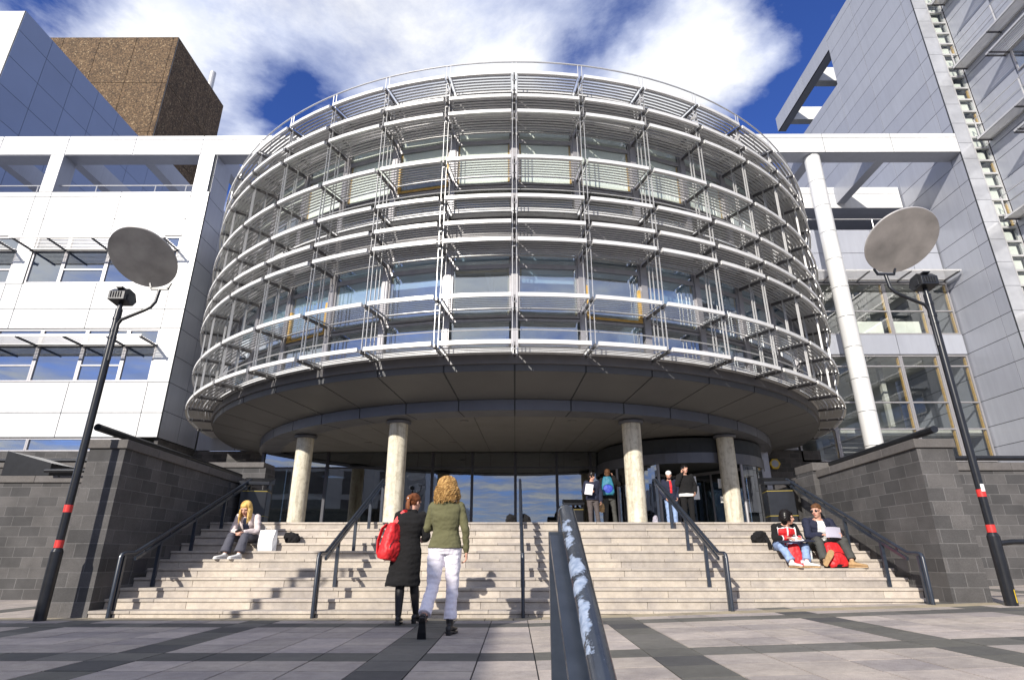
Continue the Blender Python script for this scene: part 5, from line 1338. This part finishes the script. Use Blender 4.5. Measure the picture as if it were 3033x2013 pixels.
mb.bar(H(-.07, .01, .012), H(-.066, .082, .012), .004, .006); mb.bar(H(.07, .01, .012), H(.066, .082, .012), .004, .006); mb.bar(H(-.066, .084, .013), H(.066, .084, .013), .004, .005)
mb.build('sunglasses', MT['lampblack'], wn)
sheet('papers', MT['papergrey'], B2 + V((.04, -.50, .285)), (.125, 0, -.005), (.03, .05, .085), 'grey sheet held in both hands by the man with sunglasses', 'papers')
pack('red backpack standing between the feet of the man with sunglasses', (5.28, 10.19, SZ(6)), (R(-14), 0, R(6)), .34, .40, .22, MT['redcloth'], bottom=MT['black'], seed=5, strapm=MT['black'])
rb_ = pack('red bag standing between the legs of the person in the track jacket', (4.64, 10.25, SZ(6) + .01), (R(-4), 0, R(-8)), .24, .37, .10, MT['redcloth'], pocket=False, straps=False, seed=8, name='bag')
rb_['category'] = 'bag'
mb = MB(); mb.box((.05, -.085, .06), (.10, -.078, .10)); mb.build('bag_label', MT['paper'], rb_)
o = empty('water_bottle', 'small clear water bottle with blue cap between the seated pair', 'bottle', (4.97, 10.42, SZ(5)))
mb = MB(); mb.rev([(.001, 0), (.032, 0), (.033, .02), (.033, .13), (.028, .15), (.013, .18), (.013, .19)], n=16); mb.build('bottle_body', MT['plastic'], o, smooth=True)
mb = MB(); mb.tube([(0, 0, .19), (0, 0, .21)], .015, 10); mb.build('cap', MT['bluebag'], o)
mb = MB(); mb.rev([(.0335, .05), (.0335, .10)], n=16); mb.build('label', MT['paper'], o)

def soft_bag(name, label, loc, r, mt, seed, cat='bag', rz=0):
    mb = MB(); mb.ell((0, 0, r[2] * .8), (r[0], r[1], r[2] * .85), None, 18, 12); mb.ell((r[0] * .45, 0, r[2] * .55), (r[0] * .6, r[1] * .9, r[2] * .55)); mb.ell((-r[0] * .4, .01, r[2] * .6), (r[0] * .6, r[1] * .9, r[2] * .6))
    o = vox(mb, name, mt, None, .012, 1, lambda c: .03 * noise.noise(c * 9 + V((seed, 0, 0))) + .02 * noise.noise(c * 26)); o.location = loc; o.rotation_euler = (0, 0, rz); return tag(o, label, cat)
bb_ = soft_bag('bag', 'crumpled black bag with a hanging strap on the steps left of the seated pair', (4.42, 11.08, SZ(3)), (.15, .10, .13), MT['black'], 3)
mb = MB()
for a, b_ in (((.08, -.10, .10), (.09, -.17, .0)), ((.09, -.17, .0), (.10, -.18, -.10))): mb.bar(a, b_, .07, .015, (0, 1, .2))
mb.build('strap', MT['black'], bb_)
soft_bag('bag', 'slumped black bag beside the white carrier bag of the blonde woman', (-4.06, 11.10, SZ(3)), (.15, .09, .12), MT['black'], 9)
o = empty('carrier_bag', 'stiff white carrier bag standing beside the seated blonde woman', 'carrier bag', (-4.36, 10.78, SZ(4)))
mb = MB(); mb.loft([[(-.155, -.045, 0), (.105, -.045, 0), (.15, .045, 0), (-.12, .045, 0)], [(-.15, -.05, .17), (.10, -.052, .17), (.155, .03, .17), (-.12, .045, .17)], [(-.145, -.03, .345), (.135, -.032, .35), (.15, .0, .345), (-.13, .01, .34)]])
mb.build('bag_body', MT['whitecloth'], o, bevel=.003)
mb = MB(); mb.tube([(-.06, -.03, .34), (-.05, -.035, .40), (.04, -.035, .40), (.05, -.03, .34)], .004, 6); mb.build('handle', MT['whitecloth'], o)
soft_bag('bag', 'small black rucksack on the landing behind the middle handrail, left one', (-.08, 12.7, 1.415), (.11, .10, .13), MT['black'], 21)
soft_bag('bag', 'small black rucksack on the landing behind the middle handrail, right one', (.22, 12.75, 1.415), (.11, .10, .13), MT['black'], 27)
soft_bag('carrier_bag', 'pale plastic bag standing at the foot of the inner right concrete column', (3.86, 16.6, 1.415), (.10, .09, .26), MT['papergrey'], 31, 'carrier bag')

# --- people standing on the landing
G = 'people standing at the doors'
J = dict(elR=(.26, .04, 1.13), wrR=(.10, .24, 1.12), elL=(-.25, -.02, 1.12), wrL=(-.24, .06, .86), knL=(-.12, .02, .5), anL=(-.16, .02, .1), knR=(.08, .02, .5), anR=(.07, -.04, .1))
p1, j, H, Rm = figure('person with short black hair in a navy coat holding white paper near the doors', (2.14, 16.5, 1.414), math.pi, .92, J, False, (-.75, .6, -.15), vs=.011,
                      hands={'R': dict(curl=.8, pn=(-1, 0, 0), sd=(0, 0, 1))}, group=G)
top(p1, j, .92, MT['navy'], 'coat', False, .04, (.082, .074, .060), -.35, .012, .010, 1.02); trousers(p1, j, .92, MT['brown'], fem=False, hipw=.95)
for q in 'LR': shoe(p1, j['an' + q], (0, 1, 0), .92, MT['leather'])
haircap(p1, H, Rm, .95, MT['hair_black'], (.090, .108, .104), (0, -.012, .045), .02, vs=.010, bumpy=.010)
sheet('papers', MT['paper'], (2.02, 16.22, 2.50), (.10, -.02, -.015), (.03, .02, .14), 'white paper held by the person in the navy coat near the doors', 'papers')
J = dict(elR=(.30, .05, 1.30), wrR=(.16, .10, 1.52), elL=(-.25, -.02, 1.12), wrL=(-.24, .1, .88), anL=(-.12, .02, .1), anR=(.16, -.03, .1), knR=(.13, 0, .5))
p2, j, H, Rm = figure('person seen from behind wearing a blue backpack with a hand raised to the ear', (2.70, 17.2, 1.414), 0, 1.03, J, False, (.2, 1, 0), vs=.011, hands={'R': dict(d=(-.3, 0, 1), pn=(-1, 0, 0), sd=(0, 1, 0), curl=.6)}, group=G)
top(p2, j, 1.03, MT['black'], 'jacket', False, .035, (.080, .070, .055), -.35, .012, .009); trousers(p2, j, 1.03, MT['khaki'], fem=False)
for q in 'LR': shoe(p2, j['an' + q], (0, 1, 0), 1.03, MT['leather'])
haircap(p2, H, Rm, 1.03, MT['hair_brown'], back=.02, vs=.010)
pack('blue and teal backpack worn by the person seen from behind', (2.65, 16.97, 2.42), (R(-4), 0, R(-4)), .36, .52, .20, MT['tealbag'], MT['bluebag'], seed=4, straps=False)
soft_bag('shoulder_bag', 'small brown bag hanging between the two people left of the inner right column', (2.42, 16.9, 1.95), (.10, .06, .16), MT['tan'], 41, 'bag')
J = dict(elL=(-.25, -.02, 1.12), wrL=(-.17, .13, .93), elR=(.25, -.02, 1.12), wrR=(.17, .13, .93))
p3, j, H, Rm = figure('bearded man in a white cap, navy jacket, red shirt and jeans behind the handrail', (4.42, 17.0, 1.414), math.pi, .98, J, False, (.35, .9, -.35), vs=.011, group=G)
top(p3, j, .98, [MT['navy'], MT['redcloth']], 'jacket', False, .035, (.080, .070, .055), -.35, .012, .009, regions=[(lambda c: abs(c.x) < .035 and c.y > .04 and c.z > 1.05, 1)]); trousers(p3, j, .98, MT['jeans'], fem=False)
for q in 'LR': shoe(p3, j['an' + q], (0, 1, 0), 1, MT['whiteshoe'])
haircap(p3, H, Rm, 1, MT['hair_black'], (.078, .096, .08), (0, -.03, .02), .0, vs=.010, name='hair')
mb = MB(); mb.ell(H(0, -.012, .062), (.086, .104, .072), Rm, 18, 10); mb.ell(H(0, -.10, .045), (.06, .06, .012), Rm, 12, 7); vox(mb, 'cap', MT['whitecloth'], p3, .009, 1)
mb = MB(); mb.ell(H(0, .06, -.082), (.042, .034, .032), Rm, 12, 8); mb.cap(H(-.05, .03, -.06), H(.05, .03, -.06), .02, .02); vox(mb, 'beard', MT['hair_black'], p3, .009, 1)
J = dict(elR=(.25, .10, 1.18), wrR=(.125, .15, 1.46), elL=(-.25, .0, 1.13), wrL=(-.19, .14, .96), hea=(0, .03, 1.59))
p4, j, H, Rm = figure('woman in a black top over a white shirt hem holding a phone to her ear', (4.60, 16.0, 1.414), math.pi, 1.0, J, True, (-.35, .95, 0), vs=.009, hands={'R': dict(d=(-.05, 0, 1), pn=(-1, 0, 0), sd=(0, 1, 0), curl=.7)}, group=G)
top(p4, j, 1, MT['whitecloth'], 'shirt', True, .030, (.05, .042, .03), -.55, .012, .006, 1.03, neck=2.4)
top(p4, j, 1, MT['black'], 'jumper', True, .046, (.072, .062, .050), -.02, .012, .008, 1.03); trousers(p4, j, 1, MT['black'], fem=True)
for q in 'LR': shoe(p4, j['an' + q], (0, 1, 0), 1, MT['leather'])
haircap(p4, H, Rm, 1, MT['hair_black'], (.084, .104, .098), (0, -.02, .04), .02, vs=.009)
mb = MB(); mb.box((-.012, -.025, -.06), (.012, .025, .06)); o = mb.build('mobile_phone', MT['lampblack'], bevel=.004); o.location = (4.49, 15.86, 1.414 + 1.56); tag(o, 'mobile phone held to the ear of the woman in the black top', 'phone')
def SR(X, Y): v = 784 - Y; return ((X - 1188), 1252.2 - .3486 * v, 465.7 + .9373 * v)
SKYBLOBS = [(SR(640, 215), .10, -.17), (SR(760, 190), .08, -.08), (SR(700, 270), .09, -.12), (SR(1345, 95), .09, -.18), (SR(1470, 10), .10, -.10), (SR(1760, 290), .12, -.18), (SR(1900, 230), .13, -.24), (SR(1960, 30), .14, -.24),
            (SR(130, -30), .12, -.20), (SR(1620, 150), .16, .24), (SR(1500, 200), .10, .10), (SR(250, 90), .16, .16), (SR(600, 60), .25, .08), (SR(950, 120), .22, .07), (SR(590, 300), .07, .14), (SR(1150, 30), .2, .06), ((0, -1, .55), .6, .0), (SR(400, 20), .2, .06)]
CLOUD_LO = (5.6, 6.6, 9.8); CLOUD_MID = (9.2, 10.0, 12.4); CLOUD_HI = (13, 13.2, 13.6)
SKYTINT = (.62, .92, 1.95); SKYSTR = .068; SUNE = 5.0; EXPO = .28
# ------------------------------------------------------------------ sky, sun, camera
SUN = V((-.50, -1, .53)).normalized()
w = bpy.data.worlds.new('World'); sc.world = w; w.use_nodes = True
nt = w.node_tree; bg = nt.nodes['Background']
sky = nt.nodes.new('ShaderNodeTexSky'); sky.sky_type = 'NISHITA'; sky.sun_disc = False
el = math.asin(SUN.z); az = math.atan2(SUN.x, SUN.y)
sky.sun_elevation = el; sky.sun_rotation = az; sky.air_density = 1.0; sky.dust_density = .4; sky.ozone_density = 1.6
tc = nt.nodes.new('ShaderNodeTexCoord'); sep = nt.nodes.new('ShaderNodeSeparateXYZ'); nt.links.new(tc.outputs['Generated'], sep.inputs[0])
mxz = nt.nodes.new('ShaderNodeMath'); mxz.operation = 'MAXIMUM'; mxz.inputs[1].default_value = .04; nt.links.new(sep.outputs[2], mxz.inputs[0])
cmb = nt.nodes.new('ShaderNodeCombineXYZ')
for i in (0, 1):
    dv = nt.nodes.new('ShaderNodeMath'); dv.operation = 'DIVIDE'; nt.links.new(sep.outputs[i], dv.inputs[0]); nt.links.new(mxz.outputs[0], dv.inputs[1]); nt.links.new(dv.outputs[0], cmb.inputs[i])
def wnoise(scale, det, rough, dist=0, off=(0, 0, 0), sc_=(1, 1, 1)):
    mp = nt.nodes.new('ShaderNodeMapping'); mp.inputs['Location'].default_value = off; mp.inputs['Scale'].default_value = sc_; nt.links.new(cmb.outputs[0], mp.inputs[0])
    return noise_out(nt, scale, det, rough, mp.outputs[0], dist)
dens = wnoise(1.15, 12, .64, .25, (3.1, 1.7, 0))
def addm(a, b_, op='ADD', v=None):
    m = nt.nodes.new('ShaderNodeMath'); m.operation = op; nt.links.new(a, m.inputs[0])
    if v is None: nt.links.new(b_, m.inputs[1])
    else: m.inputs[1].default_value = v
    return m.outputs[0]
wn_ = nt.nodes.new('ShaderNodeTexNoise'); wn_.inputs['Scale'].default_value = 7; wn_.inputs['Detail'].default_value = 7; nt.links.new(tc.outputs['Generated'], wn_.inputs['Vector'])
wv = nt.nodes.new('ShaderNodeVectorMath'); wv.operation = 'MULTIPLY_ADD'; wv.inputs[1].default_value = (.16,) * 3; nt.links.new(wn_.outputs['Color'], wv.inputs[0])
wv2 = nt.nodes.new('ShaderNodeVectorMath'); wv2.operation = 'ADD'; wv2.inputs[1].default_value = (-.08,) * 3; nt.links.new(tc.outputs['Generated'], wv2.inputs[0]); nt.links.new(wv2.outputs[0], wv.inputs[2]); WARP = wv.outputs[0]
def blob(dirv, rad, amp):
    """smooth bump of cloud cover around a direction of the sky"""
    d = V(dirv).normalized()
    vm = nt.nodes.new('ShaderNodeVectorMath'); vm.operation = 'DISTANCE'; vm.inputs[1].default_value = d; nt.links.new(WARP, vm.inputs[0])
    mr = nt.nodes.new('ShaderNodeMapRange'); mr.interpolation_type = 'SMOOTHSTEP'
    mr.inputs['From Min'].default_value = 0; mr.inputs['From Max'].default_value = rad; mr.inputs['To Min'].default_value = amp; mr.inputs['To Max'].default_value = 0
    nt.links.new(vm.outputs['Value'], mr.inputs['Value']); return mr.outputs[0]
for dv_, rad, amp in SKYBLOBS: dens = addm(dens, blob(dv_, rad, amp))
cov = ramp(nt, dens, [(.345, (0, 0, 0)), (.45, (.6,) * 3), (.60, (1, 1, 1))])
shade = wnoise(2.6, 9, .6, .2, (.4, 2.2, 0))
ccol = ramp(nt, addm(addm(dens, None, 'MULTIPLY', .62), addm(shade, None, 'MULTIPLY', .38)), [(.40, CLOUD_LO), (.50, CLOUD_MID), (.60, CLOUD_HI)])
skyc = mixc(nt, 1, sky.outputs[0], SKYTINT, 'MULTIPLY')
fin = mixc(nt, cov, skyc, ccol)
nt.links.new(fin, bg.inputs['Color']); bg.inputs['Strength'].default_value = SKYSTR
sun = bpy.data.lights.new('sun', 'SUN'); sun.energy = SUNE; sun.angle = R(.5); sun.color = (1, .94, .85)
so = bpy.data.objects.new('sun', sun); COL.objects.link(so); so.rotation_euler = (-SUN).to_track_quat('-Z', 'Y').to_euler()
cam = bpy.data.cameras.new('camera'); co = bpy.data.objects.new('camera', cam); COL.objects.link(co); sc.camera = co
cam.sensor_width = 36; cam.lens = 20.354; cam.clip_end = 2000; cam.clip_start = .05
co.location = (0, 0, CZ); co.rotation_euler = (R(90 + 20.4), 0, R(.28))
vs = sc.view_settings; vs.view_transform = 'Standard'; vs.look = 'None'; vs.gamma = 1; vs.exposure = EXPO; vs.use_curve_mapping = False
sc.cycles.max_bounces = 8; sc.cycles.transparent_max_bounces = 12
sc.cycles.use_denoising = True
sc.render.resolution_x = 1024; sc.render.resolution_y = 679
